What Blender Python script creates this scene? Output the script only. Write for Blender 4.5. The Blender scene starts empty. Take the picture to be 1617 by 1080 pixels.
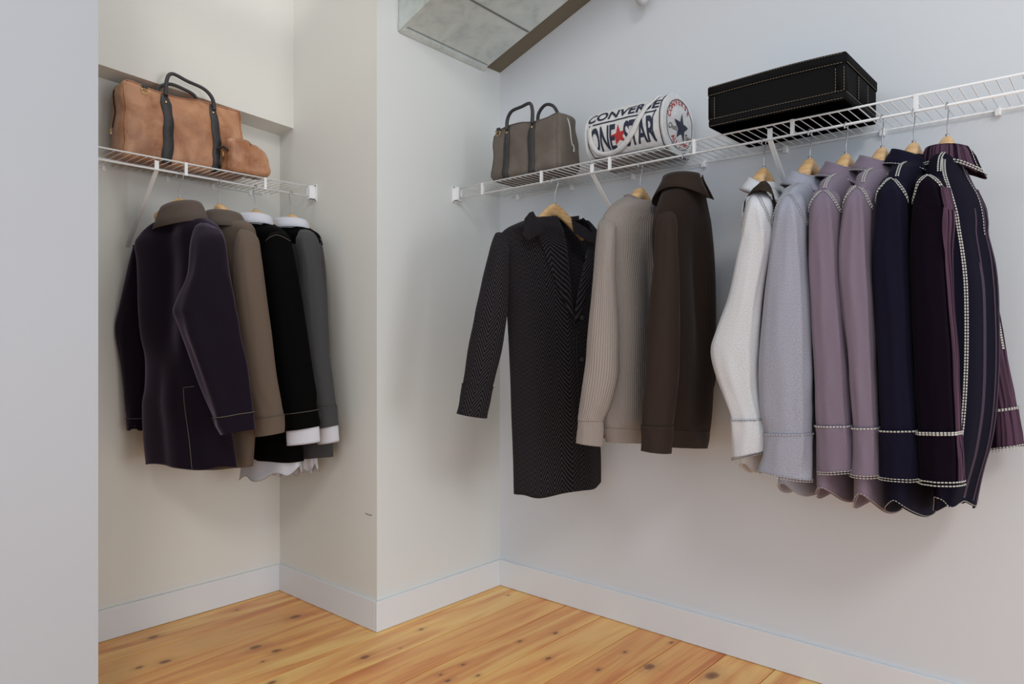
import bpy, bmesh, math, random
from mathutils import Vector, Matrix, noise
random.seed(7)
V = Vector
PI = math.pi
sc = bpy.context.scene
col = sc.collection

# ------------------------------------------------------------------ camera, sky, lights, exposure
CAM = V((0, 0, 1.2)); F = 1118.0
YAW = math.radians(-48.7)
FWD = V((-math.sin(YAW), math.cos(YAW), 0)); RGT = V((math.cos(YAW), math.sin(YAW), 0))
cd = bpy.data.cameras.new('camera'); cam = bpy.data.objects.new('camera', cd); col.objects.link(cam)
cam.location = CAM; cam.rotation_euler = (PI / 2, 0, YAW)
cd.sensor_width = 36; cd.lens = 36 * F / 1617; cd.clip_start = 0.05
sc.camera = cam
w = bpy.data.worlds.new('world'); sc.world = w; w.use_nodes = True
w.node_tree.nodes['Background'].inputs[0].default_value = (0.87, 0.945, 1.0, 1)
w.node_tree.nodes['Background'].inputs[1].default_value = 0.84

def area(name, loc, target, size, energy, color):
    l = bpy.data.lights.new(name, 'AREA'); l.energy = energy; l.color = color
    l.shape = 'RECTANGLE'; l.size = size[0]; l.size_y = size[1]
    o = bpy.data.objects.new(name, l); col.objects.link(o); o.location = loc
    o.rotation_euler = (V(target) - V(loc)).to_track_quat('-Z', 'Y').to_euler()
    return o
area('window_light', (-3.2, -3.8, 6.0), (2.3, 2.2, 1.4), (1.6, 1.4), 125, (1.0, 0.97, 0.93))
area('side_window_light', (-4.2, -2.2, 2.0), (2.6, .6, 1.3), (2.4, 2.0), 45, (0.64, 0.80, 1.0))
area('niche_fill_light', (0.9, 2.60, 4.4), (1.1, 2.80, 0.8), (1.2, .4), 11, (1.0, 0.95, 0.86))  # unseen warm fill added above the niche to brighten it
area('rear_fill_light', (2.0, -3.9, 1.3), (1.4, 2.6, 0.7), (1.8, 1.9), 62, (0.97, 0.98, 1.0))  # unseen fill added behind the camera for the dark lower niche
sc.view_settings.view_transform = 'Standard'; sc.view_settings.look = 'None'
sc.view_settings.gamma = 1; sc.view_settings.use_curve_mapping = False
sc.view_settings.exposure = 0.09

# ------------------------------------------------------------------ measuring: a pixel of the survey photo to a place in the room
def ray(x, y):
    return FWD + RGT * ((x - 808.5) / F) + V((0, 0, (540.5 - y) / F))
def W(x, y, d): return CAM + ray(x, y) * d
def PX(x, y, X):
    r = ray(x, y); return CAM + r * (X / r.x)
def PY(x, y, Y):
    r = ray(x, y); return CAM + r * (Y / r.y)

# ------------------------------------------------------------------ materials
def rgb(r, g, b):
    f = lambda c: ((c / 255) / 12.92) if c / 255 <= 0.04045 else (((c / 255) + 0.055) / 1.055) ** 2.4
    return (f(r), f(g), f(b), 1)
class NT:
    def __init__(s, name):
        s.m = bpy.data.materials.new(name); s.m.use_nodes = True
        s.t = s.m.node_tree; s.p = s.t.nodes['Principled BSDF']
    def n(s, typ, **kw):
        nd = s.t.nodes.new(typ)
        for k, v in kw.items():
            if k.startswith('i_'):
                key = k[2:]; key = int(key) if key.isdigit() else key.replace('_', ' ')
                if isinstance(v, bpy.types.NodeSocket): s.t.links.new(v, nd.inputs[key])
                else: nd.inputs[key].default_value = v
            else: setattr(nd, k, v)
        return nd
    def math(s, op, a, b=0.0, c=None):
        nd = s.t.nodes.new('ShaderNodeMath'); nd.operation = op
        for i, v in enumerate((a, b) if c is None else (a, b, c)):
            if isinstance(v, bpy.types.NodeSocket): s.t.links.new(v, nd.inputs[i])
            else: nd.inputs[i].default_value = v
        return nd.outputs[0]
    def mix(s, f, a, b, mode='MIX'):
        nd = s.t.nodes.new('ShaderNodeMix'); nd.data_type = 'RGBA'; nd.blend_type = mode
        for key, v in ((0, f), (6, a), (7, b)):
            if isinstance(v, bpy.types.NodeSocket): s.t.links.new(v, nd.inputs[key])
            else: nd.inputs[key].default_value = v
        return nd.outputs[2]
    def ramp(s, f, stops):
        nd = s.t.nodes.new('ShaderNodeValToRGB'); s.t.links.new(f, nd.inputs[0])
        e = nd.color_ramp.elements
        while len(e) < len(stops): e.new(0.5)
        for el, (p, c) in zip(e, stops): el.position = p; el.color = c
        return nd.outputs[0]
    def link(s, a, key): s.t.links.new(a, s.p.inputs[key])
    def bump(s, h, strength=0.3, dist=0.002):
        b = s.n('ShaderNodeBump', i_Strength=strength, i_Distance=dist, i_Height=h); s.link(b.outputs[0], 'Normal')

def plain(name, c, rough=0.6, metal=0.0, sheen=0.0):
    q = NT(name); q.p.inputs['Base Color'].default_value = c
    q.p.inputs['Roughness'].default_value = rough; q.p.inputs['Metallic'].default_value = metal
    q.p.inputs['Sheen Weight'].default_value = sheen
    tc = q.n('ShaderNodeTexCoord'); nz = q.n('ShaderNodeTexNoise', i_Scale=40.0, i_Vector=tc.outputs['Object'])
    q.link(q.mix(q.math('MULTIPLY', nz.outputs[0], 0.12), c, tuple(x * 0.75 for x in c[:3]) + (1,)), 'Base Color')
    return q.m
def paint(name, c):
    q = NT(name); tc = q.n('ShaderNodeTexCoord')
    a = q.n('ShaderNodeTexNoise', i_Scale=1.6, i_Detail=3.0, i_Vector=tc.outputs['Object'])
    b = q.n('ShaderNodeTexNoise', i_Scale=170.0, i_Detail=2.0, i_Vector=tc.outputs['Object'])
    q.link(q.mix(a.outputs[0], tuple(x * 0.965 for x in c[:3]) + (1,), c), 'Base Color')
    q.p.inputs['Roughness'].default_value = 0.55
    q.bump(b.outputs[0], 0.10, 0.001); return q.m

def cloth(name, c, kind='plain', c2=None, rough=0.9, sheen=0.15, sheen_tint=None, bump=0.35, scale=1.0):
    """woven or knitted cloth; the UV map is in metres (u around, v down)"""
    q = NT(name); p = q.p; p.inputs['Roughness'].default_value = rough
    p.inputs['Specular IOR Level'].default_value = 0.2 if sum(c[:3]) > .1 else .06
    p.inputs['Sheen Weight'].default_value = sheen; p.inputs['Sheen Roughness'].default_value = 0.4
    if sheen_tint: p.inputs['Sheen Tint'].default_value = sheen_tint
    uv = q.n('ShaderNodeUVMap').outputs[0]; sx = q.n('ShaderNodeSeparateXYZ', i_Vector=uv)
    u, v = sx.outputs[0], sx.outputs[1]
    dark = tuple(x * 0.72 for x in c[:3]) + (1,); c2 = c2 or dark
    wn = q.n('ShaderNodeTexNoise', i_Scale=350.0 * scale, i_Detail=2.0, i_Vector=uv)
    base = q.mix(wn.outputs[0], dark, c)
    if kind == 'plain':
        q.link(base, 'Base Color'); q.bump(wn.outputs[0], bump, 0.0015)
    elif kind == 'fleck':          # mottled two-tone yarn
        f = q.ramp(wn.outputs[0], [(0.40, c2), (0.62, c)]); q.link(f, 'Base Color'); q.bump(wn.outputs[0], bump, 0.0015)
    elif kind == 'twill':
        s = q.math('SINE', q.math('MULTIPLY', q.math('ADD', u, q.math('MULTIPLY', v, 0.8)), 1100.0 * scale))
        f = q.math('MULTIPLY_ADD', s, 0.25, wn.outputs[0]); q.link(q.mix(f, c2, c), 'Base Color'); q.bump(f, bump, 0.001)
    elif kind == 'rib':
        s = q.math('ABSOLUTE', q.math('SINE', q.math('MULTIPLY', u, 2 * PI * 62 * scale)))
        k = q.math('ABSOLUTE', q.math('SINE', q.math('MULTIPLY', v, 420.0)))
        f = q.math('MULTIPLY_ADD', k, 0.12, s); q.link(q.mix(q.math('POWER', s, 0.5), c2, base), 'Base Color'); q.bump(f, bump, 0.003)
    elif kind == 'herringbone':
        zz = q.math('PINGPONG', u, 0.026)
        s = q.math('SINE', q.math('MULTIPLY', q.math('MULTIPLY_ADD', zz, 2.2, v), 2 * PI * 54))
        f = q.math('MULTIPLY_ADD', s, 0.42, wn.outputs[0])
        q.link(q.ramp(f, [(0.30, c), (0.95, c2)]), 'Base Color'); q.bump(f, bump, 0.002)
    elif kind == 'stripe':
        nz = q.n('ShaderNodeTexNoise', i_Scale=1.0, i_Detail=4.0, i_Vector=q.n('ShaderNodeCombineXYZ', i_X=q.math('MULTIPLY', u, 45.0 * scale), i_Y=q.math('MULTIPLY', v, 0.7)).outputs[0])
        q.link(q.ramp(nz.outputs[0], [(0.43, c), (0.50, c2), (0.58, tuple(x * 0.5 for x in c2[:3]) + (1,)), (0.66, c)]), 'Base Color'); q.bump(wn.outputs[0], bump, 0.0012)
    elif kind == 'crinkle':
        nz = q.n('ShaderNodeTexNoise', i_Scale=60.0, i_Detail=3.0, i_Distortion=0.8, i_Vector=uv)
        q.link(q.mix(nz.outputs[0], c2, c), 'Base Color'); q.bump(nz.outputs[0], bump * 1.4, 0.006)
    return q.m

def leather(name, c, c2, rough=0.42):
    q = NT(name); tc = q.n('ShaderNodeTexCoord')
    a = q.n('ShaderNodeTexNoise', i_Scale=9.0, i_Detail=5.0, i_Distortion=0.6, i_Vector=tc.outputs['Object'])
    b = q.n('ShaderNodeTexVoronoi', i_Scale=160.0, i_Vector=tc.outputs['Object'])
    cr = q.n('ShaderNodeTexNoise', i_Scale=26.0, i_Detail=6.0, i_Distortion=2.2, i_Vector=tc.outputs['Object'])
    q.link(q.ramp(a.outputs[0], [(0.36, c2), (0.62, c)]), 'Base Color')
    q.p.inputs['Roughness'].default_value = rough
    q.bump(q.math('MULTIPLY_ADD', cr.outputs[0], 1.5, q.math('MULTIPLY', b.outputs[0], 0.5)), 0.35, 0.004)
    return q.m

M = {}
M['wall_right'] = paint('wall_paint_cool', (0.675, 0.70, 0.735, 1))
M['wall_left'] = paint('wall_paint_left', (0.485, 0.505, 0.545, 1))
M['wall_center'] = paint('wall_paint_center', (0.70, 0.72, 0.71, 1))
M['wall_niche'] = paint('wall_paint_warm', (0.73, 0.72, 0.675, 1))
M['trim'] = paint('trim_paint', (0.73, 0.745, 0.77, 1))
M['wire'] = plain('white_coated_wire', (0.80, 0.81, 0.82, 1), 0.35)
M['plastic'] = plain('white_plastic', (0.84, 0.84, 0.85, 1), 0.4)
M['hook'] = plain('hook_steel', (0.42, 0.42, 0.44, 1), 0.3, 1.0)
M['screw'] = plain('screw_steel', (0.35, 0.35, 0.36, 1), 0.4, 1.0)
M['brass'] = plain('brass', (0.75, 0.55, 0.24, 1), 0.3, 1.0)
M['strap'] = leather('charcoal_leather', rgb(58, 56, 58), rgb(44, 43, 45), 0.6)
M['tan'] = leather('tan_leather', rgb(192, 142, 108), rgb(150, 98, 64), 0.40)
M['pipe'] = plain('pipe_grey', (0.5, 0.5, 0.52, 1), 0.4)

def wood_hanger():
    q = NT('hanger_wood'); tc = q.n('ShaderNodeTexCoord')
    mp = q.n('ShaderNodeMapping', i_Vector=tc.outputs['Object'], i_Scale=(14, 14, 50))
    a = q.n('ShaderNodeTexNoise', i_Scale=2.0, i_Detail=4.0, i_Vector=mp.outputs[0])
    q.link(q.ramp(a.outputs[0], [(0.3, rgb(182, 140, 92)), (0.7, rgb(216, 178, 128))]), 'Base Color')
    q.p.inputs['Roughness'].default_value = 0.45; return q.m
M['hanger'] = wood_hanger()

def galvanized():
    q = NT('galvanized_steel'); tc = q.n('ShaderNodeTexCoord')
    mp = q.n('ShaderNodeMapping', i_Vector=tc.outputs['Object'], i_Scale=(1, 1, 1))
    a = q.n('ShaderNodeTexNoise', i_Scale=5.0, i_Detail=8.0, i_Distortion=2.0, i_Vector=mp.outputs[0])
    b = q.n('ShaderNodeTexVoronoi', i_Scale=38.0, i_Vector=mp.outputs[0])
    f = q.math('MULTIPLY_ADD', b.outputs[0], 0.12, a.outputs[0])
    q.link(q.ramp(f, [(0.36, (0.50, 0.55, 0.54, 1)), (0.52, (0.60, 0.65, 0.63, 1)), (0.75, (0.68, 0.72, 0.70, 1))]), 'Base Color')
    q.p.inputs['Metallic'].default_value = 0.35; q.p.inputs['Roughness'].default_value = 0.5
    q.bump(a.outputs[0], 0.1, 0.004); return q.m
M['galv'] = galvanized()

def pine():
    q = NT('pine_boards'); tc = q.n('ShaderNodeTexCoord'); oi = q.n('ShaderNodeObjectInfo')
    sx = q.n('ShaderNodeSeparateXYZ', i_Vector=tc.outputs['Object'])
    off = q.math('MULTIPLY', oi.outputs['Random'], 37.0)
    vec = q.n('ShaderNodeCombineXYZ', i_X=q.math('ADD', sx.outputs[0], off), i_Y=q.math('ADD', sx.outputs[1], off), i_Z=off).outputs[0]
    m1 = q.n('ShaderNodeMapping', i_Vector=vec, i_Scale=(0.7, 7, 1))
    a = q.n('ShaderNodeTexNoise', i_Scale=1.2, i_Detail=4.0, i_Distortion=1.3, i_Vector=m1.outputs[0])
    m2 = q.n('ShaderNodeMapping', i_Vector=vec, i_Scale=(2.0, 60, 1))
    b = q.n('ShaderNodeTexNoise', i_Scale=2.0, i_Detail=6.0, i_Vector=m2.outputs[0])
    f = q.math('MULTIPLY_ADD', b.outputs[0], 0.18, q.math('MULTIPLY', a.outputs[0], 0.85))
    base = q.ramp(f, [(0.33, rgb(206, 128, 68)), (0.46, rgb(230, 164, 98)), (0.58, rgb(242, 194, 120)), (0.80, rgb(248, 212, 146))])
    tone = q.ramp(oi.outputs['Random'], [(0.0, (0.90, 0.74, 0.64, 1)), (0.35, (1.0, 0.90, 0.80, 1)), (0.65, (1.0, 1.0, 0.94, 1)), (1.0, (0.94, 0.80, 0.70, 1))])
    base = q.mix(1.0, base, tone, 'MULTIPLY')
    # knots at the places where the boards have them
    knots = [(241.7, 1006.6, .016), (261, 1045, .018), (220, 1054, .011), (374, 964, .008), (436.7, 1028, .016), (415, 1045, .007),
             (429, 1078, .015), (404, 1022, .02), (466, 974, .021), (665, 994, .010), (576, 1038, .017), (632, 1023.5, .005),
             (731, 1050, .009), (696, 1066, .008), (707, 1075.5, .012), (821, 1013, .010), (877, 1000, .011), (802.5, 940, .006),
             (866, 1039.6, .011), (945, 1058, .009), (986.6, 1030, .009), (1124, 1067, .027), (1026, 1053, .022), (1060, 1015, .010), (755, 1067, .008)]
    nz = q.n('ShaderNodeTexNoise', i_Scale=22.0, i_Detail=3.0, i_Vector=tc.outputs['Object'])
    wob = q.math('MULTIPLY_ADD', nz.outputs[0], 0.9, 0.55)
    geo = q.n('ShaderNodeNewGeometry'); px = q.n('ShaderNodeSeparateXYZ', i_Vector=geo.outputs['Position'])
    acc = None
    for x, y, r in knots:
        r0 = ray(x, y); P = CAM + r0 * (1.2 / -r0.z)
        r *= .85
        dx = q.math('MULTIPLY', q.math('SUBTRACT', px.outputs[0], P.x), 0.62 / r)
        dy = q.math('MULTIPLY', q.math('SUBTRACT', px.outputs[1], P.y), 1.0 / r)
        d = q.math('ADD', q.math('MULTIPLY', dx, dx), q.math('MULTIPLY', dy, dy))
        acc = d if acc is None else q.math('MINIMUM', acc, d)
    d = q.math('MULTIPLY', q.math('SQRT', acc), wob)
    kf = q.ramp(d, [(0.0, (1, 1, 1, 1)), (0.62, (0.75, 0.75, 0.75, 1)), (1.0, (0.28, 0.28, 0.28, 1))])
    halo = q.ramp(q.math('MULTIPLY', d, 0.33), [(0.0, (0.7, 0.7, 0.7, 1)), (0.32, (0.55, 0.55, 0.55, 1)), (1.0, (0, 0, 0, 1))])
    base = q.mix(q.math('MULTIPLY', halo, 0.55), base, rgb(160, 92, 50))
    kk = q.math('MULTIPLY', q.math('LESS_THAN', d, 1.0), kf)
    base = q.mix(kk, base, rgb(120, 66, 36))
    q.link(base, 'Base Color'); q.p.inputs['Roughness'].default_value = 0.42
    q.p.inputs['Coat Weight'].default_value = 0.15; q.bump(b.outputs[0], 0.12, 0.002)
    return q.m
M['pine'] = pine()
M['subfloor'] = plain('dark_gap', rgb(70, 40, 22), 0.8)

# ------------------------------------------------------------------ mesh helpers
def obj(name, verts, faces, m, parent=None, smooth=True, uvs=None, label=None, solid=None, stuff=False):
    o0 = parent_world(parent) if parent else V((0, 0, 0))
    me = bpy.data.meshes.new(name)
    inv = None
    if parent is not None and parent.get('_local'): vs = [tuple(v) for v in verts]
    else: vs = [tuple(V(v) - o0) for v in verts]
    me.from_pydata(vs, [], faces)
    me.materials.append(m)
    if smooth: me.polygons.foreach_set('use_smooth', [True] * len(me.polygons))
    if uvs:
        l = me.uv_layers.new(name='UVMap')
        for lp in me.loops: l.data[lp.index].uv = uvs[lp.vertex_index]
    me.update()
    o = bpy.data.objects.new(name, me); col.objects.link(o)
    if parent:
        o.parent = parent
        if parent.get('_local'): o['_local'] = 1
    if label: o['label'] = label
    if solid:
        md = o.modifiers.new('thickness', 'SOLIDIFY'); md.thickness = solid; md.offset = -1
    if stuff: o['kind'] = 'stuff'
    return o
def parent_world(p):
    t = V((0, 0, 0))
    while p is not None: t += p.location; p = p.parent
    return t
def thing(name, label, cat, loc, rz=0, group=None, local=False):
    o = bpy.data.objects.new(name, None); col.objects.link(o); o.empty_display_size = 0.05
    o.location = loc; o.rotation_euler = (0, 0, rz); o['label'] = label; o['category'] = cat
    if group: o['group'] = group
    if local: o['_local'] = 1
    return o
def struct(o): o['kind'] = 'structure'; return o
def box(lo, hi, bev=0.0, seg=1):
    bm = bmesh.new(); bmesh.ops.create_cube(bm, size=1)
    for v in bm.verts: v.co = V([(lo[i] + hi[i]) / 2 + v.co[i] * (hi[i] - lo[i]) for i in range(3)])
    if bev: bmesh.ops.bevel(bm, geom=bm.edges[:], offset=bev, segments=seg, affect='EDGES', profile=0.6)
    bm.verts.index_update(); r = ([v.co.copy() for v in bm.verts], [[v.index for v in f.verts] for f in bm.faces]); bm.free(); return r
def tube(pts, r, n=8, closed=False, caps=True):
    pts = [V(p) for p in pts]; vs = []; fs = []; N = len(pts); up = None
    rs = r if isinstance(r, (list, tuple)) else [r] * N
    for i, p in enumerate(pts):
        a = pts[(i - 1) % N] if (closed or i) else p; b = pts[(i + 1) % N] if (closed or i < N - 1) else p
        t = (b - a).normalized()
        if up is None:
            up = V((0, 0, 1)) if abs(t.z) < 0.9 else V((1, 0, 0))
        x = up - t * up.dot(t); x.normalize(); up = x; y = t.cross(x)
        for k in range(n):
            q = 2 * PI * k / n; vs.append(p + x * math.cos(q) * rs[i] + y * math.sin(q) * rs[i])
    for i in range(N if closed else N - 1):
        for k in range(n):
            a = i * n + k; b = i * n + (k + 1) % n; j = ((i + 1) % N) * n
            fs.append([a, b, j + (k + 1) % n, j + k])
    if caps and not closed:
        fs.append(list(range(n))[::-1]); fs.append([(N - 1) * n + k for k in range(n)])
    return vs, fs
def join(*parts):
    vs = []; fs = []
    for v, f in parts:
        k = len(vs); vs += list(v); fs += [[i + k for i in q] for q in f]
    return vs, fs
def crom(p0, p1, p2, p3, t):
    return 0.5 * ((2 * p1) + (p2 - p0) * t + (2 * p0 - 5 * p1 + 4 * p2 - p3) * t * t + (3 * p1 - p0 - 3 * p2 + p3) * t * t * t)
def spline(pts, n=6):
    pts = [V(p) for p in pts]; out = []
    for i in range(len(pts) - 1):
        a = pts[max(i - 1, 0)]; d = pts[min(i + 2, len(pts) - 1)]
        for k in range(n): out.append(crom(a, pts[i], pts[i + 1], d, k / n))
    out.append(pts[-1]); return out
def sg(x, e): return math.copysign(abs(x) ** e, x)
def sm(a, b, x):
    x = max(0, min(1, (x - a) / (b - a))); return x * x * (3 - 2 * x)

class Loft:
    """cloth tube through sections (left point, right point, thickness); phi 0 right, pi/2 to the front, pi left"""
    def __init__(s, secs, p=2.0, fold=None, lift=None, seed=0.0, wr=0.002, inflate=0.0):
        s.secs = secs; s.p = p; s.fold = fold; s.lift = lift; s.seed = seed; s.wr = wr; s.inf = inflate
    def frame(s, t):
        n = len(s.secs) - 1; x = min(max(t, 0), 1) * n; i = min(int(x), n - 1); f = x - i
        g = lambda j: s.secs[min(max(j, 0), n)]
        q = [g(i - 1), g(i), g(i + 1), g(i + 2)]
        L = crom(q[0][0], q[1][0], q[2][0], q[3][0], f); R = crom(q[0][1], q[1][1], q[2][1], q[3][1], f)
        th = max(0.004, crom(q[0][2], q[1][2], q[2][2], q[3][2], f)); return L, R, th
    def raw(s, ph, t):
        L, R, th = s.frame(t); c = (L + R) / 2; a = (R - L) / 2
        m = V((a.y, -a.x, 0)).normalized()
        if m.dot(CAM - c) < 0: m = -m
        e = 2 / s.p
        return c + a * (1 + s.inf / max(a.length, .01)) * sg(math.cos(ph), e) + m * (th / 2 + s.inf) * sg(math.sin(ph), e), c
    def P(s, ph, t, off=0.0):
        q, c = s.raw(ph, t); d = q - c; d.z = 0
        d = d.normalized() if d.length > 1e-6 else V((0, 0, 1))
        k = off
        if s.fold: k += s.fold(ph, t)
        k += s.wr * noise.noise(V((math.cos(ph) * 2.0, math.sin(ph) * 2.0 + s.seed, t * 9 + s.seed)))
        q = q + d * k
        if s.lift: q.z += s.lift(ph, t)
        return q
    def mesh(s, nphi=56, per=8, t0=0.0, t1=1.0, cap=True, gap=None, off=0.0):
        n = len(s.secs) - 1; nt = max(3, int(per * n * (t1 - t0)))
        vs = []; fs = []; uv = []
        L, R, th = s.frame((t0 + t1) / 2); per_m = PI * math.sqrt(((R - L).length ** 2 / 4 + th ** 2 / 4) / 2) * 2
        vlen = 0; prev = None
        for i in range(nt + 1):
            t = t0 + (t1 - t0) * i / nt
            c = s.raw(0, t)[1]
            if prev is not None: vlen += (c - prev).length
            prev = c
            if gap: a0, g = gap(t); pa = a0 + g; pb = a0 - g + 2 * PI
            else: pa, pb = -PI / 2, 1.5 * PI
            for k in range(nphi + 1):
                f = k / nphi; ph = pa + (pb - pa) * f
                vs.append(s.P(ph, t, off + (.006 * (1 - f) ** 6 if gap else 0))); uv.append(((ph + PI / 2) / (2 * PI) * per_m, vlen))
        w_ = nphi + 1
        for i in range(nt):
            for k in range(nphi):
                a = i * w_ + k; fs.append([a, a + 1, a + w_ + 1, a + w_])
        if cap:
            c = sum((vs[k] for k in range(w_)), V((0, 0, 0))) / w_; vs.append(c + V((0, 0, 0.004))); uv.append((0, 0))
            j = len(vs) - 1
            for k in range(nphi): fs.append([j, k + 1, k])
        if not gap:      # weld the seam at the back by giving it one column
            pass
        return vs, fs, uv
def make(loft, name, m, parent, label=None, solid=0.004, **kw):
    vs, fs, uv = loft.mesh(**kw); return obj(name, vs, fs, m, parent, True, uv, label, solid)

def stitches(loft, path, rows=(0.0,), dash=0.008, gap=0.004, width=0.0032, off=0.0025, lineoff=0.0):
    """small raised thread stitches along a path of (phi, t) on a loft surface"""
    pts = [loft.P(p, t) for p, t in path]; nr = []
    for p, t in path:
        a = loft.P(p + 0.02, t) - loft.P(p - 0.02, t); b = loft.P(p, min(1, t + .01)) - loft.P(p, max(0, t - .01))
        m = a.cross(b); c = loft.raw(p, t)[1]
        m = m.normalized() if m.length > 1e-9 else V((0, 0, 1))
        if m.dot(pts[len(nr)] - c) < 0: m = -m
        nr.append(m)
    pts = [p + m * (off + lineoff) for p, m in zip(pts, nr)]
    return dashes(pts, nr, rows, dash, gap, width)
def dashes(pts, nr, rows=(0.0,), dash=0.008, gap=0.004, width=0.0032, th=0.0012):
    vs = []; fs = []; cum = [0]
    for i in range(1, len(pts)): cum.append(cum[-1] + (pts[i] - pts[i - 1]).length)
    def at(x):
        for i in range(1, len(pts)):
            if cum[i] >= x or i == len(pts) - 1:
                f = (x - cum[i - 1]) / max(1e-9, cum[i] - cum[i - 1]); return pts[i - 1].lerp(pts[i], f), nr[i - 1].lerp(nr[i], f)
    x = 0
    while x + dash < cum[-1]:
        (a, n1), (b, n2) = at(x), at(x + dash)
        tt = (b - a).normalized(); sd = tt.cross(n1).normalized()
        for r in rows:
            k = len(vs); h = width / 2
            for P_, nn in ((a, n1), (b, n2)):
                for sx_, up in ((-h, 0), (-h * .7, th), (h * .7, th), (h, 0)): vs.append(P_ + sd * (r + sx_) + nn * up)
            for j in range(3): fs.append([k + j, k + j + 1, k + 5 + j, k + 4 + j])
            fs.append([k, k + 1, k + 2, k + 3]); fs.append([k + 7, k + 6, k + 5, k + 4])
        x += dash + gap
    return vs, fs
def ribbon(pts, nr, width, th=0.0015):
    vs = []; fs = []
    for i, p in enumerate(pts):
        t = (pts[min(i + 1, len(pts) - 1)] - pts[max(i - 1, 0)]).normalized(); sd = t.cross(nr[i]).normalized()
        vs += [p - sd * width / 2 - nr[i] * th, p - sd * width / 2 + nr[i] * th, p + sd * width / 2 + nr[i] * th, p + sd * width / 2 - nr[i] * th]
    for i in range(len(pts) - 1):
        for k in range(4): fs.append([i * 4 + k, i * 4 + (k + 1) % 4, i * 4 + 4 + (k + 1) % 4, i * 4 + 4 + k])
    fs.append([0, 1, 2, 3]); k = len(vs) - 4; fs.append([k + 3, k + 2, k + 1, k]); return vs, fs

# ------------------------------------------------------------------ the room
XR, YA, YC, XB, XE = 2.596, 2.36, 3.114, 1.84, 0.785
H = 4.0
fl_root = obj('floor', *box((-2.2, -2.2, -0.06), (XR + .1, YC + .1, -0.022)), M['subfloor'], smooth=False); struct(fl_root)
b0 = 0.99; k = -17
rr = random.Random(3)
while b0 + 0.19 * k < YC:
    y0 = b0 + .19 * k; y1 = y0 + .19
    xs = [-2.2, XR]
    if k not in (5, 6, 7): xs.insert(1, -1.6 + rr.random() * 1.4)
    for a, b in zip(xs[:-1], xs[1:]):
        v, f = box((a + .0008, y0 + .0018, -.022), (b - .0008, min(y1, YC) - .0018, 0 - rr.random() * .0008), .0014)
        c = V(((a + b) / 2, (y0 + y1) / 2, 0)); o = obj('plank', [q - c for q in v], f, M['pine'], smooth=False)
        o.location = c; o.parent = fl_root
    k += 1
def wall(name, lo, hi, m): return struct(obj(name, *box(lo, hi), m, smooth=False))
wr_ = wall('wall_right', (XR, -2.2, 0), (XR + .1, YC + .1, H), M['wall_right'])
wc_ = wall('wall_center', (XB, YA, 0), (XR, YC, H), M['wall_center'])
# niche side of the projecting wall carries the niche's warmer paint
wall('wall_side', (XB - .002, YA + .001, 0), (XB - .0001, YC, H), M['wall_niche'])
wb_ = wall('wall_back', (-.4, YC, 0), (XR, YC + .1, H), M['wall_niche'])
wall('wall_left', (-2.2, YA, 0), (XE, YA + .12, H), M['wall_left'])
wall('wall_niche', (-.5, YA + .12, 0), (-.4, YC + .1, H), M['wall_niche'])
# the upper part of the niche wall stands proud above a sloping ledge
zz = lambda x: 2.2125 + (XB - x) * 0.068
up = [(-.4, 2.994, zz(-.4)), (XB - .002, 2.994, zz(XB)), (XB - .002, 2.994, H), (-.4, 2.994, H),
      (-.4, YC, zz(-.4) + .004), (XB - .002, YC, zz(XB) - .012), (XB - .002, YC, H), (-.4, YC, H)]
struct(obj('wall_upper', up, [[0, 1, 2, 3], [0, 4, 5, 1], [1, 5, 6, 2], [3, 2, 6, 7], [0, 3, 7, 4], [4, 7, 6, 5]], M['wall_niche'], smooth=False))
def baseboard(name, lo, hi, m=None):
    v, f = box(lo, hi, .003, 2); return struct(obj(name, v, f, m or M['trim'], smooth=False))
BH = .127
baseboard('baseboard_right', (XR - .014, -2.2, 0.001), (XR, YA, BH))
baseboard('baseboard_center', (XB - .014, YA - .014, 0.001), (XR - .014, YA, BH))
baseboard('baseboard_side', (XB - .014, YA, 0.001), (XB - .002, YC - .014, BH))
baseboard('baseboard_back', (-.4, YC - .014, 0.001), (XB - .002, YC, BH))
baseboard('baseboard_left', (-2.2, YA - .014, 0.001), (XE - .0, YA, BH))
v, f = ribbon([PX(577, 811, XB - .0035), PX(582, 813.5, XB - .0035), PX(587, 814, XB - .0035)], [V((-1, 0, 0))] * 3, .003, .0005)
sc_ = obj('trim_1', v, f, plain('scuff_mark', (.22, .2, .18, 1)), smooth=False); struct(sc_); sc_['label'] = 'small dark scratch in the paint near the outer corner'

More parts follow.
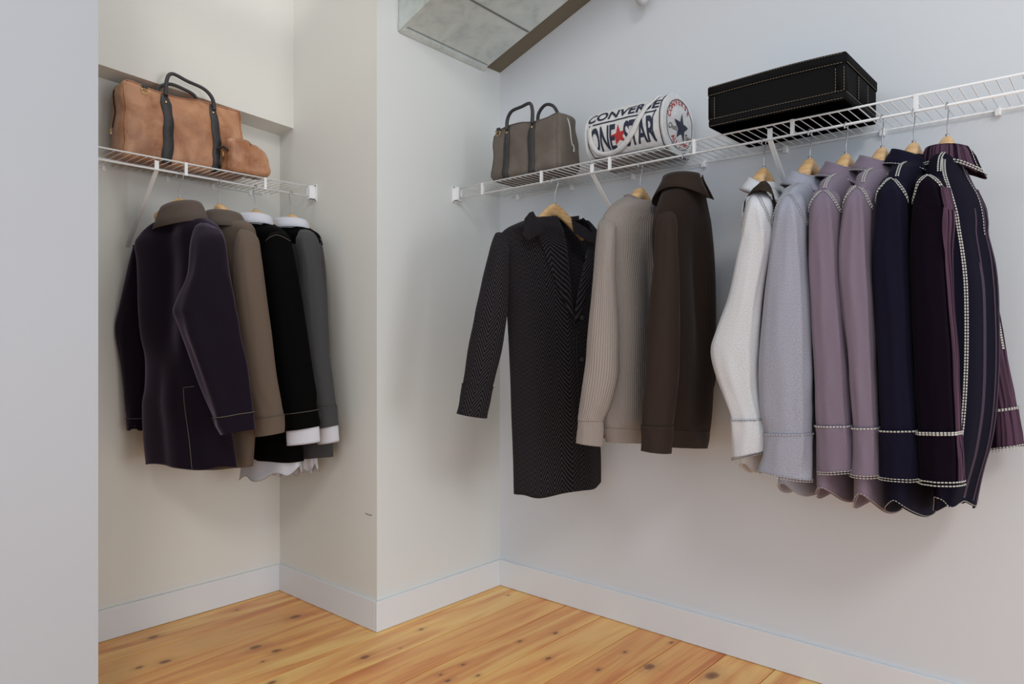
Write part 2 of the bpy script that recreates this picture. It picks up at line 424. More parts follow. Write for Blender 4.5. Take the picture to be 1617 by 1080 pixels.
# ------------------------------------------------------------------ ventilation duct under the roof slope
def duct():
    t = thing('ventilation_duct', 'galvanized sheet metal duct sloping up along the right wall, top of the photo', 'duct', (2.2, YA, 2.5))
    x0, x1 = 1.955, 2.474; s = math.tan(math.radians(18.8)); z0 = 2.515
    def plate(name, ya, yb, dz0, dz1, xa=x0, xb=x1, lab=None):
        c = []
        for y in (ya, yb):
            zb = z0 + (YA - y) * s
            for x in (xa, xb):
                tw = (x1 - x) * .03
                for dz in (dz0, dz1): c.append((x, y, zb + dz + tw))
        fs = [[0, 1, 3, 2], [4, 6, 7, 5], [0, 2, 6, 4], [1, 5, 7, 3], [0, 4, 5, 1], [2, 3, 7, 6]]
        return obj(name, c, fs, M['galv'], t, smooth=False, label=lab)
    plate('bottom_panel', YA - .036, YA - .285, 0, .012)
    plate('bottom_panel', YA - .289, YA - 1.2, .001, .012)
    plate('bottom_panel', YA - 1.204, YA - 2.2, 0, .012)
    plate('end_flange', YA - .028, YA - .003, -.010, .012)
    plate('side_panel', YA - .003, YA - 2.2, .0, .38, x0 - .004, x0, None)
    plate('side_panel', YA - .003, YA - 2.2, .0, .38, x1, x1 + .004, None)
    plate('edge_strip', YA - .003, YA - 2.2, -.006, .03, x0 - .008, x0 + .012)
    plate('seam_strip', YA - .283, YA - .291, -.0012, .010)
    for o_ in list(t.children):
        if o_.name.startswith('seam_strip'): o_.data.materials[0] = plain('dark_seam', (.16, .17, .16, 1), .7)  # seam strip gets a dark joint colour
    plate('top_panel', YA - .003, YA - 2.2, .38, .39)
duct()
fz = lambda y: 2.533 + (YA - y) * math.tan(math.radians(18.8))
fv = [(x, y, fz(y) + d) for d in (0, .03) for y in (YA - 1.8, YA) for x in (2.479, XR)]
struct(obj('trim_2', fv, [[0, 1, 3, 2], [4, 6, 7, 5], [0, 4, 5, 1], [2, 3, 7, 6], [0, 2, 6, 4], [1, 5, 7, 3]], plain('duct_shade_strip', (.16, .135, .095, 1), .8), smooth=False))  # dark brown strip added for the shade band between duct and wall
zc = lambda y: 2.93 + (YA - y) * math.tan(math.radians(18.8))  # unseen ceiling strip added over the duct to darken the gap below
cv = [(x, y, zc(y) + d) for d in (0, .05) for y in (.85, YA) for x in (.8, XR)]
struct(obj('shade_ceiling', cv, [[0, 1, 3, 2], [4, 6, 7, 5], [0, 4, 5, 1], [2, 3, 7, 6], [0, 2, 6, 4], [1, 5, 7, 3]], M['wall_center'], smooth=False))
# rounded end of a pipe hanging below the roof at the top edge
def fitting():
    c = PX(1013, -3, 2.54)
    t = thing('pipe_end', 'grey rounded pipe end poking down by the right wall at the top edge', 'pipe', c)
    d = V((.0, .35, .95)).normalized(); prof = [(0.0, -.034), (.010, -.032), (.018, -.026), (.023, -.016), (.025, 0), (.025, .3), (.025, .6)]
    vs = []; fs = []; n = 20; x = V((1, 0, 0)); y = d.cross(x)
    for r, z in prof:
        for k in range(n): vs.append(c + d * z + x * r * math.cos(2 * PI * k / n) + y * r * math.sin(2 * PI * k / n))
    for i in range(len(prof) - 1):
        for k in range(n): fs.append([i * n + k, i * n + (k + 1) % n, i * n + n + (k + 1) % n, i * n + n + k])
    obj('pipe_body', vs, fs, M['pipe'], t)
    obj('coupling', *tube([c + d * .10, c + d * .105, c + d * .15, c + d * .155], [.025, .029, .029, .025], 20), M['pipe'], t)
fitting()

# ------------------------------------------------------------------ wire shelves
ZD = 1.912           # top of the deck wires
def shelf(name, label, A, B, inw, clips, brackets, wallclips, endbr, pitch=.029):
    """A -> B is the front edge (A at the end bracket), inw points to the wall"""
    A = V(A); B = V(B); inw = V(inw); L = (B - A).length; d = (B - A).normalized()
    t = thing(name, label, 'shelf', A)
    dep = .291; z = ZD - .0045; Z = lambda p, h: V((p.x, p.y, h))
    def rail(nm, off, h, r, a0=0.0, b0=0.0):
        return obj(nm, *tube([Z(A + inw * off + d * a0, h), Z(B + inw * off - d * b0, h)], r, 10), M['wire'], t)
    rail('front_rail', 0, z, .0033, .0); rail('hanging_rail', 0, z - .045, .0036); rail('back_rail', dep, z - .006, .0034, .06)
    rail('middle_rail', dep * .52, z - .004, .0026, .0)
    wv, wf = tube([V((0, 0, .0025)), inw * (dep + .004) + V((0, 0, .0025))], .0016, 6)
    first = None; n = int(L / pitch)
    for i in range(n):
        p = Z(A + d * (.02 + i * pitch), z)
        if first is None:
            first = obj('wire', [v + p for v in wv], wf, M['wire'], t); base = p; continue
        c = first.copy(); col.objects.link(c); c.parent = t; c.location = p - base
    for s in clips:
        p = Z(A + d * s, z - .0225)
        x = d * .0055; y = V((-d.y, d.x, 0)) * .0045
        vs = [p + x * a + y * b + V((0, 0, c)) for a in (-1, 1) for b in (-1, 1) for c in (-.026, .026)]
        obj('clip', vs, [[0, 1, 3, 2], [4, 6, 7, 5], [0, 2, 6, 4], [1, 5, 7, 3], [0, 4, 5, 1], [2, 3, 7, 6]], M['plastic'], t, smooth=False)
    for s in brackets:
        top = Z(A + d * s + inw * .004, z - .045); foot = Z(A + d * s + inw * .30, z - .325)
        fp = foot + V((0, 0, -.018))
        sd = d; nrm = (foot - top).cross(sd).normalized()
        b = obj('support_bracket', *ribbon([top + V((0, 0, .035)), top, top.lerp(foot, .5), foot, fp], [nrm] * 3 + [inw * -1] * 2, .016, .0025), M['plastic'], t, smooth=False)
        vs, fs = box((-.013, -.013, -.003), (.013, .013, .003), .002)
        R = M3(sd, V((0, 0, 1)), -inw)
        obj('foot_plate', [R @ v + foot + V((0, 0, -.012)) for v in vs], fs, M['plastic'], b, smooth=False)
        vs, fs = tube([V((0, 0, .003)), V((0, 0, .005))], .004, 12)
        obj('screw', [R @ v + foot + V((0, 0, -.014)) for v in vs], fs, M['screw'], b)
    for s in wallclips:
        p = Z(A + d * s + inw * (dep + .003), z - .006)
        v, f = box((-.008, -.016, -.008), (.008, .009, .010), .003, 2); R = M3(d, V((0, 0, 1)), inw)
        obj('wall_clip', [R @ q + p for q in v], f, M['plastic'], t, smooth=False)
    # end bracket, a U-shaped white cup screwed to the end wall
    e = A - d * endbr; R = M3(d, inw, V((0, 0, 1)))
    g = []
    g.append(box((0, -.026, -.066), (.003, .030, .012), .001)); g.append(box((0, -.012, -.058), (.030, -.009, .004), .001))
    g.append(box((0, .009, -.058), (.030, .012, .004), .001)); g.append(box((0, -.012, -.058), (.030, .012, -.053), .001))
    eb = obj('end_bracket', [R @ q + Z(e, z) for q in join(*g)[0]], join(*g)[1], M['plastic'], t, smooth=False)
    for zz_ in (.005, -.061):
        vs, fs = tube([V((.003, -.018, zz_)), V((.006, -.018, zz_))], .0035, 10)
        obj('screw', [R @ q + Z(e, z) for q in vs], fs, M['screw'], eb)
    return t
def M3(a, b, c): return Matrix((a, b, c)).transposed()
SX = 2.291; SY = 2.823
shelf('wire_shelf', 'long white wire shelf along the right wall holding two bags and a black box', (SX, YA - .03, 0), (SX, -.35, 0), (1, 0, 0),
      [.142, .48, .817, 1.17, 1.51, 1.86, 2.2], [.732, 1.436, 2.3], [.1, .42, .74, 1.06, 1.38, 1.70, 2.02, 2.34], .029)
shelf('wire_shelf', 'short white wire shelf in the niche holding the brown duffel and pouch', (XB - .035, SY, 0), (-.38, SY, 0), (0, 1, 0),
      [.21, .55, .9, 1.3], [.66, 1.4], [.12, .30, .50, .75, 1.1], .033)

# ------------------------------------------------------------------ hangers
HOOKZ = ZD - .0495 + .0036
def hanger(P, s, t, ztop, w_, label, group, slope=.50, bend=.03, hookflip=1, thick=.009):
    """P: where it hangs on the rail, s: shoulder direction, t: front direction"""
    s = V(s).normalized(); t = V(t).normalized()
    r = thing('hanger', label, 'hanger', (P.x, P.y, ztop), group=group)
    n = 33; vs = []; fs = []; m = 12
    for i in range(n):
        x = -w_ + 2 * w_ * i / (n - 1); ax = abs(x) / w_
        z = ztop - .026 - slope * (math.sqrt(x * x + .03 ** 2) - .03)
        hh = .026 - .008 * ax; ht = thick + .008 * ax
        c = V((P.x, P.y, z)) + s * x + t * bend * ax ** 1.6
        e = 1 if 0 < i < n - 1 else .35
        for k in range(m):
            q = 2 * PI * k / m; vs.append(c + V((0, 0, sg(math.sin(q), .8) * hh * e)) + t * sg(math.cos(q), .8) * ht * e)
    for i in range(n - 1):
        for k in range(m): fs.append([i * m + k, i * m + (k + 1) % m, i * m + m + (k + 1) % m, i * m + m + k])
    fs.append(list(range(m))[::-1]); fs.append([(n - 1) * m + k for k in range(m)])
    obj('wooden_body', vs, fs, M['hanger'], r)
    # hook: up from the wood and over the rail
    R = .017; c = V((P.x, P.y, HOOKZ - R - .0005 + .004)); f = hookflip
    pts = [V((P.x, P.y, ztop - .01)), V((P.x, P.y, ztop + .01)), V((P.x, P.y, max(ztop + .02, c.z - .055)))]
    pts += [c + V((0, 0, -.034)) + s * f * .006]
    for k in range(9):
        a = -0.5 + (PI + 0.9) * k / 8; pts.append(c + s * f * R * math.cos(a) + V((0, 0, R * math.sin(a))))
    obj('hook', *tube(spline(pts, 4), .0017, 8), M['hook'], r)
    obj('collar_ring', *tube([V((P.x, P.y, ztop - .003)), V((P.x, P.y, ztop + .004))], .005, 10), M['hook'], r)
    return r

# ------------------------------------------------------------------ collars
def collar(N, s, t, a, b, hs, name, m, parent, fall=.05, flare=1.35, thm=2.75, tip=.02, fwd=.02, d1=0.0, tiltf=.02, lean=0.0, label=None, edge=None, leanS=0.0, base=.012, tilt=0.0):
    """turned-down collar round a neck ellipse: s side, t front"""
    s = V(s).normalized(); t = V(t).normalized(); rows = [(1.04, -base, 0), (1.0, hs * .5, 0), (.97, hs, 0), (1.02, hs + .005, .1), (1.10, hs * .8, .3), (1 + (flare - 1) * .6, hs * .8 - fall * .5, .65), (flare, hs * .8 - fall, 1)]
    n = 48; vs = []; fs = []; uv = []; grid = []
    for j, (rs, z, k) in enumerate(rows):
        for i in range(n + 1):
            th = -thm + 2 * thm * i / n; e = abs(th) / thm
            pt = sm(.72, 1.0, e) * k
            p = N + s * a * rs * math.sin(th) - t * b * rs * math.cos(th)
            zz = z - tiltf * (1 - math.cos(th)) - d1 * k * abs(math.cos(th)) ** 2 - tip * pt + tilt * math.sin(th)
            p = p + t * fwd * pt + V((0, 0, zz)) + t * lean * (z) + s * leanS * z
            vs.append(p); uv.append((i * .009, j * .02))
    w2 = n + 1
    for j in range(len(rows) - 1):
        for i in range(n): k = j * w2 + i; fs.append([k, k + 1, k + w2 + 1, k + w2])
    o = obj(name, vs, fs, m, parent, True, uv, label, .0035)
    E = [vs[(len(rows) - 1) * w2 + i] for i in range(n + 1)]
    Nn = [((e_ - N) - V((0, 0, (e_ - N).z))).normalized() for e_ in E]
    if edge:
        rws, mt, kw = edge
        E2 = [vs[(len(rows) - 2) * w2 + i].lerp(vs[(len(rows) - 1) * w2 + i], .86) + Nn[i] * .003 for i in range(n + 1)]
        obj('stitching', *dashes(E2, Nn, rws, **kw), mt, o, stuff=True)
        if tip:
            for c0 in (0, n):
                cl = [vs[j * w2 + c0] for j in range(3, len(rows))]
                cl = spline([c_.lerp(vs[j * w2 + (c0 + (3 if c0 == 0 else -3))], .3) + t * .002 for c_, j in zip(cl, range(3, len(rows)))], 4)
                obj('stitching', *dashes(cl, [t] * len(cl), (0,), **kw), mt, o, stuff=True)
    return o

# ------------------------------------------------------------------ cloth materials
M['white_cloth'] = cloth('white_shirt_cloth', rgb(218, 218, 221), 'fleck', rgb(196, 197, 201), bump=.25)
M['white_plain'] = cloth('white_poplin', rgb(212, 212, 220), 'plain', bump=.1)
M['greyshirt'] = cloth('grey_chambray', rgb(166, 166, 178), 'fleck', rgb(146, 147, 160), bump=.25)
M['mauve'] = cloth('mauve_oxford', rgb(134, 119, 134), 'twill', rgb(108, 95, 110), bump=.3)
M['navy'] = cloth('navy_twill', rgb(28, 26, 44), 'twill', rgb(18, 16, 30), bump=.3, sheen=.02)
M['plum'] = cloth('dark_plum_cloth', rgb(18, 9, 22), 'plain', sheen=.02, bump=.1)
M['navy_plain'] = cloth('navy_panel_cloth', rgb(19, 17, 31), 'plain', sheen=.0, bump=.15)
M['stripe'] = cloth('purple_stripe_cloth', rgb(22, 14, 26), 'stripe', rgb(86, 62, 78), sheen=.0, bump=.1)
M['darkyoke'] = cloth('dark_brown_yoke', rgb(56, 46, 38), 'plain', sheen=.02)
M['velvet'] = cloth('purple_velvet', rgb(26, 18, 29), 'plain', rough=.8, sheen=.55, sheen_tint=(.50, .40, .56, 1), bump=.05)
M['browncoat'] = cloth('brown_wool', rgb(104, 89, 77), 'plain', sheen=.1, bump=.1)
M['collarbrown'] = cloth('collar_brown_wool', rgb(96, 84, 76), 'plain', sheen=.1, bump=.1)
M['black'] = cloth('black_wool', rgb(7, 7, 7), 'plain', sheen=.0, bump=.1)
M['greycoat'] = cloth('dark_grey_wool', rgb(70, 70, 71), 'plain', sheen=.08, bump=.1)
M['knit'] = cloth('taupe_rib_knit', rgb(166, 155, 148), 'rib', rgb(122, 111, 104), bump=.55, sheen=.1)
M['knit2'] = cloth('taupe_fine_knit', rgb(166, 155, 148), 'rib', rgb(126, 115, 108), bump=.5, scale=1.5, sheen=.1)
M['darkbrown'] = cloth('dark_brown_felt', rgb(57, 46, 41), 'plain', sheen=.08, bump=.15)
M['darkbrownrib'] = cloth('dark_brown_knit', rgb(53, 42, 37), 'rib', rgb(40, 31, 27), bump=.35, sheen=.06)
M['herring'] = cloth('herringbone_wool', rgb(19, 18, 20), 'herringbone', rgb(62, 58, 62), bump=.6, sheen=.05)
M['thread'] = plain('white_thread', rgb(192, 190, 184), .8)
M['thread_grey'] = plain('grey_thread', rgb(176, 174, 176), .8)
M['thread_dark'] = plain('dark_thread', rgb(92, 82, 74), .8)
M['thread_pale'] = plain('faint_thread', rgb(150, 150, 155), .8)
M['edge_dark'] = plain('dark_edge', rgb(30, 24, 24), .8)
M['button'] = plain('dark_button', rgb(52, 52, 50), .35)

def secs(rows, fn):
    out = []
    for r in rows:
        if len(r) >= 5: out.append((fn(r[1], r[0], 'L', r), fn(r[3], r[2], 'R', r), r[4]))
        else: out.append((fn(r[1], r[0], 'L', r), fn(r[2], r[0], 'R', r), r[3]))
    return out
def mirror(ss, P, s):
    s = V(s).normalized(); m = lambda q: q - s * 2 * (q - P).dot(s)
    return [(m(a), m(b), th) for a, b, th in ss]
def arch(t0, t1, k=28, a=-.35, b=PI + .35, skew=0.0):
    return [(a + (b - a) * i / k, t0 + (t1 - t0) * (abs(math.cos(a + (b - a) * i / k)) ** 1.6) + skew * math.cos(a + (b - a) * i / k)) for i in range(k + 1)]
def ringpath(t, k=60, a=-PI / 2, b=1.5 * PI): return [(a + (b - a) * i / k, t) for i in range(k + 1)]
def line(p0, t0, p1, t1, k=20): return [(p0 + (p1 - p0) * i / k, t0 + (t1 - t0) * i / k) for i in range(k + 1)]

SH = 'shirts and jackets on the right wall shelf'
HG = 'wooden hangers on the right wall shelf'

def sleeve(root, ss, m, cuff_i, p=1.75, wr=.003, lift=None, seed=0, cm=None, cap=True, name='sleeve', inflate=.003, fold=None):
    """sleeve and its cuff; cuff_i is the section at which the cuff starts"""
    lf = Loft(ss, p, wr=wr, lift=lift, seed=seed, fold=fold); n = len(ss) - 1; tc = cuff_i / n
    o = make(lf, name, m, root, t1=tc + .004, cap=cap)
    c = make(lf, 'cuff', cm or m, root, t0=tc, t1=1.0, cap=False, off=inflate)
    return lf, o, c, tc

def ridge(ph, t):
    r1 = 1.35 - .55 * sm(.04, .35, t); r2 = 1.75 + .55 * sm(.04, .35, t)
    k = sm(.05, .2, t) * (1 - sm(.85, .98, t) * .6)
    return k * (.010 * math.exp(-abs(ph - r1) / .16) + .006 * math.exp(-abs(ph - r2) / .16)) - .002 * k
def side_shirt(hx, ztop_px, label, m, rows, ci, neck, thread=None, bd=.046, zside=.80, ztail=.71, tape=True, far=True,
               col_m=None, far_sleeve=True, XS=2.075, sth=.085, seed=0, ths=1.0, stitch_w=.0034, cw=(.058, .050), fall=.036, collar_kw=None, body_m=None, cap_m=None):
    P = PX(hx, ztop_px, SX); Y = P.y; s = V((1, 0, 0)); tf = V((0, -1, 0))
    hanger(V((SX, Y, 0)), s, tf, P.z, .20, None, None) if False else None
    N = PX(neck[0], neck[1], SX); zn = N.z
    root = thing('shirt', label, 'shirt', (SX, Y, zn), group=None)
    prof = [(0, .040, .14), (-.026, .044, .19), (-.052, bd, .33), (-.088, bd, .415), (-.14, bd, .44), (-.26, bd, .45), (-.45, bd, .45), (-.65, bd, .45), (-.82, bd * .97, .46)]
    bs = []
    for dz, b, th in prof:
        z = zn + dz; y = N.y * max(0, 1 + dz / .1) + Y * min(1, -dz / .1)
        bs.append((V((SX, y + b, z)), V((SX, y - b, z)), th * ths))
    bs.append((V((SX, Y + bd * .95, zside)), V((SX, Y - bd * .95, zside)), .45 * ths))
    dl = zside - ztail
    lift = lambda ph, t: (.02 - dl * abs(math.cos(ph)) ** 1.4) * sm(.78, 1.0, t) + .006 * math.sin(3 * ph + seed) * sm(.9, 1, t)
    fold = lambda ph, t: .004 * math.sin(ph * 5 + seed + t * 3) * sm(.3, .8, t)
    body = Loft(bs, 2.3, fold=fold, lift=lift, wr=.004, seed=seed)
    b_o = make(body, 'body', body_m or m, root)
    ss = []
    for r in rows:
        X = XS
        if len(r) > 4: X = r[4]
        th = r[3]
        ss.append((PX(r[1], r[0] if not isinstance(r[0], tuple) else r[0][0], X), PX(r[2], r[0] if not isinstance(r[0], tuple) else r[0][1], X), th))
    lf, so, co, tc = sleeve(root, ss, m, ci, seed=seed, fold=ridge)
    if far_sleeve:
        fs_ = []
        for a_, c_, th_ in ss:
            hw = min(.05, (c_ - a_).length * .42); zc = (a_.z + c_.z) / 2; xc = 2.29 * 2 - (a_.x + c_.x) / 2
            zc = zn - .035 + (zc - ss[0][0].z)
            fs_.append((V((min(xc, 2.50), Y + hw - .01, zc)), V((min(xc, 2.50), Y - hw - .01, zc)), th_ * .75))
        sleeve(root, fs_, m, ci, seed=seed + 5)
    kw = dict(s=s, t=tf, a=.070, b=.052, hs=.026, fall=fall, flare=1.55, tip=.030, fwd=.022, tiltf=.026, d1=.0)
    if collar_kw: kw.update(collar_kw)
    mt = thread or M['thread']
    collar(N + V((0, 0, .004)), name='collar', m=col_m or m, parent=root, edge=((0,), mt, dict(dash=.006, gap=.003, width=.0024)), **kw)
    if tape:
        w2 = stitch_w; kws = dict(dash=.0055, gap=.0022, width=w2)
        obj('stitching', *stitches(lf, arch(.035, .22), (-.0032, .0032), **kws), mt, so, stuff=True)
        obj('stitching', *stitches(body, [(PI / 2 - .05, .13 + .009 * i) for i in range(24)], (-.0028, .0028), **kws), mt, b_o, stuff=True)
    obj('stitching', *stitches(lf, ringpath(tc + .004), (0,), dash=.006, gap=.0025, width=.0042, off=.005), mt, co, stuff=True)
    obj('stitching', *stitches(lf, ringpath(.994), (0, -.006), dash=.006, gap=.0025, width=.0024, off=.005), mt, co, stuff=True)
    tt = .995
    obj('stitching', *stitches(body, ringpath(tt, 120), (0,), dash=.005, gap=.003, width=.0016), mt, b_o, stuff=True)
    return root, body, lf

def hang(hx, wy, label, t=(0, -1, 0), w_=.062, **k):
    P = PX(hx, wy, SX); return hanger(V((SX, P.y, 0)), (1, 0, 0), t, P.z, w_, label, None, slope=.95, bend=.0, thick=.0145, **k)

# six shirts seen from the side, left to right
hang(1206, 265, 'wooden hanger under the white shirt collar', w_=.055)
side_shirt(1206, 265, 'white long-sleeved shirt with dark brown yoke, leftmost of the shirts on the right', M['white_cloth'],
    [(303, 1188, 1211, .03, 2.13), (316, 1179, 1217, .06, 2.10), (338, 1175, 1220, .08, 2.09), (372, 1171, 1222, .085), (405, 1164, 1217, .085), (470, 1150, 1205, .085), (520, 1131, 1201, .085), (553, 1122, 1199, .085),
     (592, 1130, 1198, .085), (625, 1142, 1200, .08), (661, 1155, 1208, .078), (690, 1157, 1211, .076), ((725, 712), 1158, 1209, .074)], 10,
    (1208, 292), M['thread_pale'], bd=.034, ths=.68, zside=.80, ztail=.755, seed=1.3, stitch_w=.002, XS=2.09,
    collar_kw=dict(tip=.035, fwd=.035, b=.046, hs=.020, fall=.034))
# the dark yoke across the white shirt's shoulder is added below
hang(1279, 250, 'wooden hanger above the pale grey shirt collar')
side_shirt(1279, 250, 'pale grey long-sleeved shirt with tone-on-tone seams, second of the shirts from the left', M['greyshirt'],
    [(306, 1236, 1262, .03, 2.12), (318, 1228, 1270, .06, 2.09), (345, 1222, 1274, .08), (405, 1214, 1276, .085), (480, 1206, 1281, .088), (560, 1198, 1284, .088), (620, 1197, 1284, .088), (655, 1201, 1284, .085),
     (684, 1208, 1283, .082), (715, 1206, 1282, .08), ((742, 759), 1197, 1281, .078)], 8,
    (1277, 284), M['thread_grey'], bd=.046, zside=.765, ztail=.715, seed=2.1, stitch_w=.0022)
hang(1336, 243, 'wooden hanger above the left mauve shirt collar')
side_shirt(1336, 243, 'left one of the two mauve shirts, with white seams, touching the pale grey shirt', M['mauve'],
    [(300, 1290, 1318, .03, 2.12), (312, 1283, 1326, .06, 2.09), (335, 1278, 1328, .08), (405, 1276, 1328, .085), (480, 1280, 1333, .088), (560, 1284, 1339, .088), (620, 1286, 1343, .088),
     (671, 1289, 1346, .085), (705, 1291, 1348, .082), ((745, 743), 1293, 1349, .08)], 7,
    (1334, 271), bd=.044, zside=.765, ztail=.715, seed=3.7)
hang(1393, 233, 'wooden hanger above the right mauve shirt collar')
side_shirt(1393, 233, 'right one of the two mauve shirts, with white seams, touching the navy shirt', M['mauve'],
    [(294, 1344, 1370, .03, 2.12), (306, 1336, 1378, .06, 2.09), (330, 1331, 1376, .08), (405, 1323, 1377, .085), (480, 1328, 1381, .088), (560, 1338, 1384, .088), (620, 1342, 1386, .088),
     (674, 1347, 1388, .085), (710, 1348, 1389, .082), ((749, 751), 1346, 1389, .08)], 7,
    (1389, 262), bd=.044, zside=.765, ztail=.695, seed=4.4)
hang(1443, 225, 'wooden hanger above the navy shirt collar')
side_shirt(1443, 225, 'dark navy shirt with white seams, between the mauve and the striped shirts', M['navy'],
    [(282, 1396, 1424, .03, 2.12), (294, 1388, 1432, .06, 2.09), (320, 1383, 1434, .08), (405, 1376, 1437, .085), (480, 1379, 1440, .088), (560, 1384, 1443, .088), (620, 1387, 1446, .088),
     (678, 1389, 1450, .085), (712, 1389, 1451, .082), ((753, 757), 1389, 1452, .08)], 7,
    (1441, 252), bd=.044, zside=.765, ztail=.690, seed=5.9)
hang(1496, 215, 'wooden hanger above the striped shirt, rightmost hanger')

# white shirt's dark yoke: a band over the near shoulder between collar and sleeve
def band(root, pts, m, th=.0025, name='yoke'):
    vs = []; fs = []
    for row in pts: vs += [V(p) for p in row]
    c = len(pts[0])
    for i in range(len(pts) - 1):
        for k in range(c - 1): a = i * c + k; fs.append([a, a + 1, a + c + 1, a + c])
    return obj(name, vs, fs, m, root, True, [(v.y, v.z) for v in vs], None, th)
ws = [o for o in col.objects if o.get('label', '').startswith('white long-sleeved')][0]
rows_ = []
for f in range(9):
    a = f / 8 * PI
    inner = (1209 - 27 * math.cos(a) * -1 * -1, 0)
    xo = 1200 + 27 * -math.cos(a) + (3 if a > PI / 2 else 0); yo = 336 - 36 * math.sin(a) ** .8 + (12 if a > PI * .8 else 0)
    xi = 1206 + 13 * -math.cos(a); yi = 305 - 19 * math.sin(a)
    po = PX(xo, yo, 2.055 + .05 * abs(math.cos(a))); pi_ = PX(xi, yi, 2.19)
    rows_.append([pi_, pi_.lerp(po, .5) + V((0, 0, .004)), po])
band(ws, rows_, M['darkyoke'])

def striped_shirt():
    P = PX(1496, 215, SX); Y = P.y; s = V((1, 0, 0)); tf = V((0, -1, 0)); N = PX(1497, 254, SX)
    root = thing('shirt', 'navy shirt with purple striped sleeves and white seams, rightmost on the right shelf', 'shirt', (SX, Y, N.z))
    rows = [(250, 1479, 1516, .15), (264, 1474, 1521, .26), (290, 1468, 1533, .36), (318, 1464, 1548, .42), (350, 1466, 1556, .44), (377, 1468, 1557, .44), (420, 1470, 1565, .44),
            (470, 1472, 1571, .44), (560, 1476, 1572, .44), (642, 1478, 1568, .44), (700, 1482, 1558, .44), (750, 1486, 1544, .43), (788, 1488, 1534, .42)]
    ss = [(PX(r[1], r[0], SX), PX(r[2], r[0], SX), r[3]) for r in rows]
    lift = lambda ph, t: (-.020 * abs(math.cos(ph)) ** 1.5 + .03 * math.sin(ph) + .012 * math.sin(4 * ph)) * sm(.85, 1, t)
    fold = lambda ph, t: .007 * math.sin(7 * ph + 1.2) * sm(.15, .5, t)
    body = Loft(ss, 2.2, fold=fold, lift=lift, wr=.004, seed=9)
    b = make(body, 'body', M['navy_plain'], root)
    rows = [(278, 1452, 1482, .03, 2.12), (290, 1445, 1494, .06, 2.09), (320, 1441, 1503, .08, 2.08), (350, 1438, 1506, .085), (405, 1436, 1502, .085), (480, 1438, 1505, .088), (560, 1441, 1511, .088), (620, 1444, 1513, .088),
            (681, 1449, 1516, .085), (715, 1451, 1518, .082), ((758, 762), 1454, 1519, .08)]
    n1 = []
    for r in rows:
        X = r[4] if len(r) > 4 else 2.075
        yl, yr = r[0] if isinstance(r[0], tuple) else (r[0], r[0])
        n1.append((PX(r[1], yl, X), PX(r[2], yr, X), r[3]))
    lf, so, co, tc = sleeve(root, n1, M['plum'], 8, seed=7, fold=ridge)
    kws = dict(dash=.0055, gap=.0022, width=.0036)
    obj('stitching', *stitches(lf, arch(.03, .2), (-.0035, .0035), **kws), M['thread'], so, stuff=True)
    # striped under-panel of the near sleeve, right side
    w_ = 9; vs = []; fs = []; uv = []
    for nm, ta, tb, par in (('striped_panel', .13, tc, so), ('striped_panel', tc, 1.0, co)):
        vs = []; fs = []; uv = []; nt = 60
        for i in range(nt + 1):
            t = ta + (tb - ta) * i / nt
            for k in range(w_):
                wd = 1.5 if t < .3 else 1.0
                ph = -.5 + (.5 + .95 * (1 - .35 * sm(.3, .5, t)) * (1 if t > .3 else 1)) * k / (w_ - 1)
                vs.append(lf.P(ph, t, .0045 if nm and par is so else .0065)); uv.append((k * .011 * (1.6 if t < .25 else 1), i * .012))
        for i in range(nt):
            for k in range(w_ - 1): a = i * w_ + k; fs.append([a, a + w_, a + w_ + 1, a + 1])
        obj(nm, vs, fs, M['stripe'], par, True, uv, 'purple striped strip along the sleeve' if par is so else None, .0015)
    obj('stitching', *stitches(lf, ringpath(tc + .004), (-.0025, .0025), dash=.006, gap=.0022, width=.0042, off=.008), M['thread'], co, stuff=True)
    obj('stitching', *stitches(lf, ringpath(.992), (0, -.009), dash=.006, gap=.0022, width=.0034, off=.008), M['thread'], co, stuff=True)
    # body armhole and front edge seams
    obj('stitching', *stitches(body, [(1.30 - .22 * sm(.15, .45, t) + .10 * sm(.5, .9, t), t) for t in [.10 + .012 * i for i in range(66)]], (-.003, .003), **kws), M['thread'], b, stuff=True)
    obj('stitching', *stitches(body, [(PI / 2 - .1, .02 + .006 * i) for i in range(26)], (-.0032, .0032), **kws), M['thread'], b, stuff=True)
    obj('stitching', *stitches(body, [(.25 - .05 * i / 20, .02 + .04 * i / 2) for i in range(21)], (0,), dash=.005, gap=.003, width=.002), M['thread'], b, stuff=True)
    obj('stitching', *stitches(body, ringpath(.995, 120), (0,), dash=.005, gap=.003, width=.0018), M['thread'], b, stuff=True)
    # purple pinstripes running down the front
    for ph, t0, t1 in ((.10, .08, .98), (-.05, .1, .98), (.42, .3, .98), (.48, .5, .98)):
        pp = [body.P(ph + .05 * math.sin(3 * t_), t_, .002) for t_ in [t0 + (t1 - t0) * i / 40 for i in range(41)]]
        obj('pinstripe', *ribbon(pp, [V((-.75, -.66, 0))] * 41, .004, .0006), M['stripe_line'], b)
    # far sleeve hangs behind, its striped cuff showing on the right
    rows = [(300, 1520, 1545, .03, 2.44), (330, 1524, 1558, .05, 2.46), (377, 1530, 1562, .06, 2.49), (447, 1536, 1571, .07, 2.50), (560, 1545, 1590, .075, 2.50), (620, 1551, 1602, .075, 2.50), ((648, 643), 1556, 1606, .075, 2.50), ((680, 672), 1556, 1611, .075, 2.50), ((711, 702), 1554, 1615, .075, 2.50)]
    n2 = []
    for r in rows:
        yl, yr = r[0] if isinstance(r[0], tuple) else (r[0], r[0])
        n2.append((PX(r[1], yl, r[4]), PX(r[2], yr, r[4]), r[3]))
    lf2, so2, co2, tc2 = sleeve(root, n2, M['stripe'], 6, seed=3)
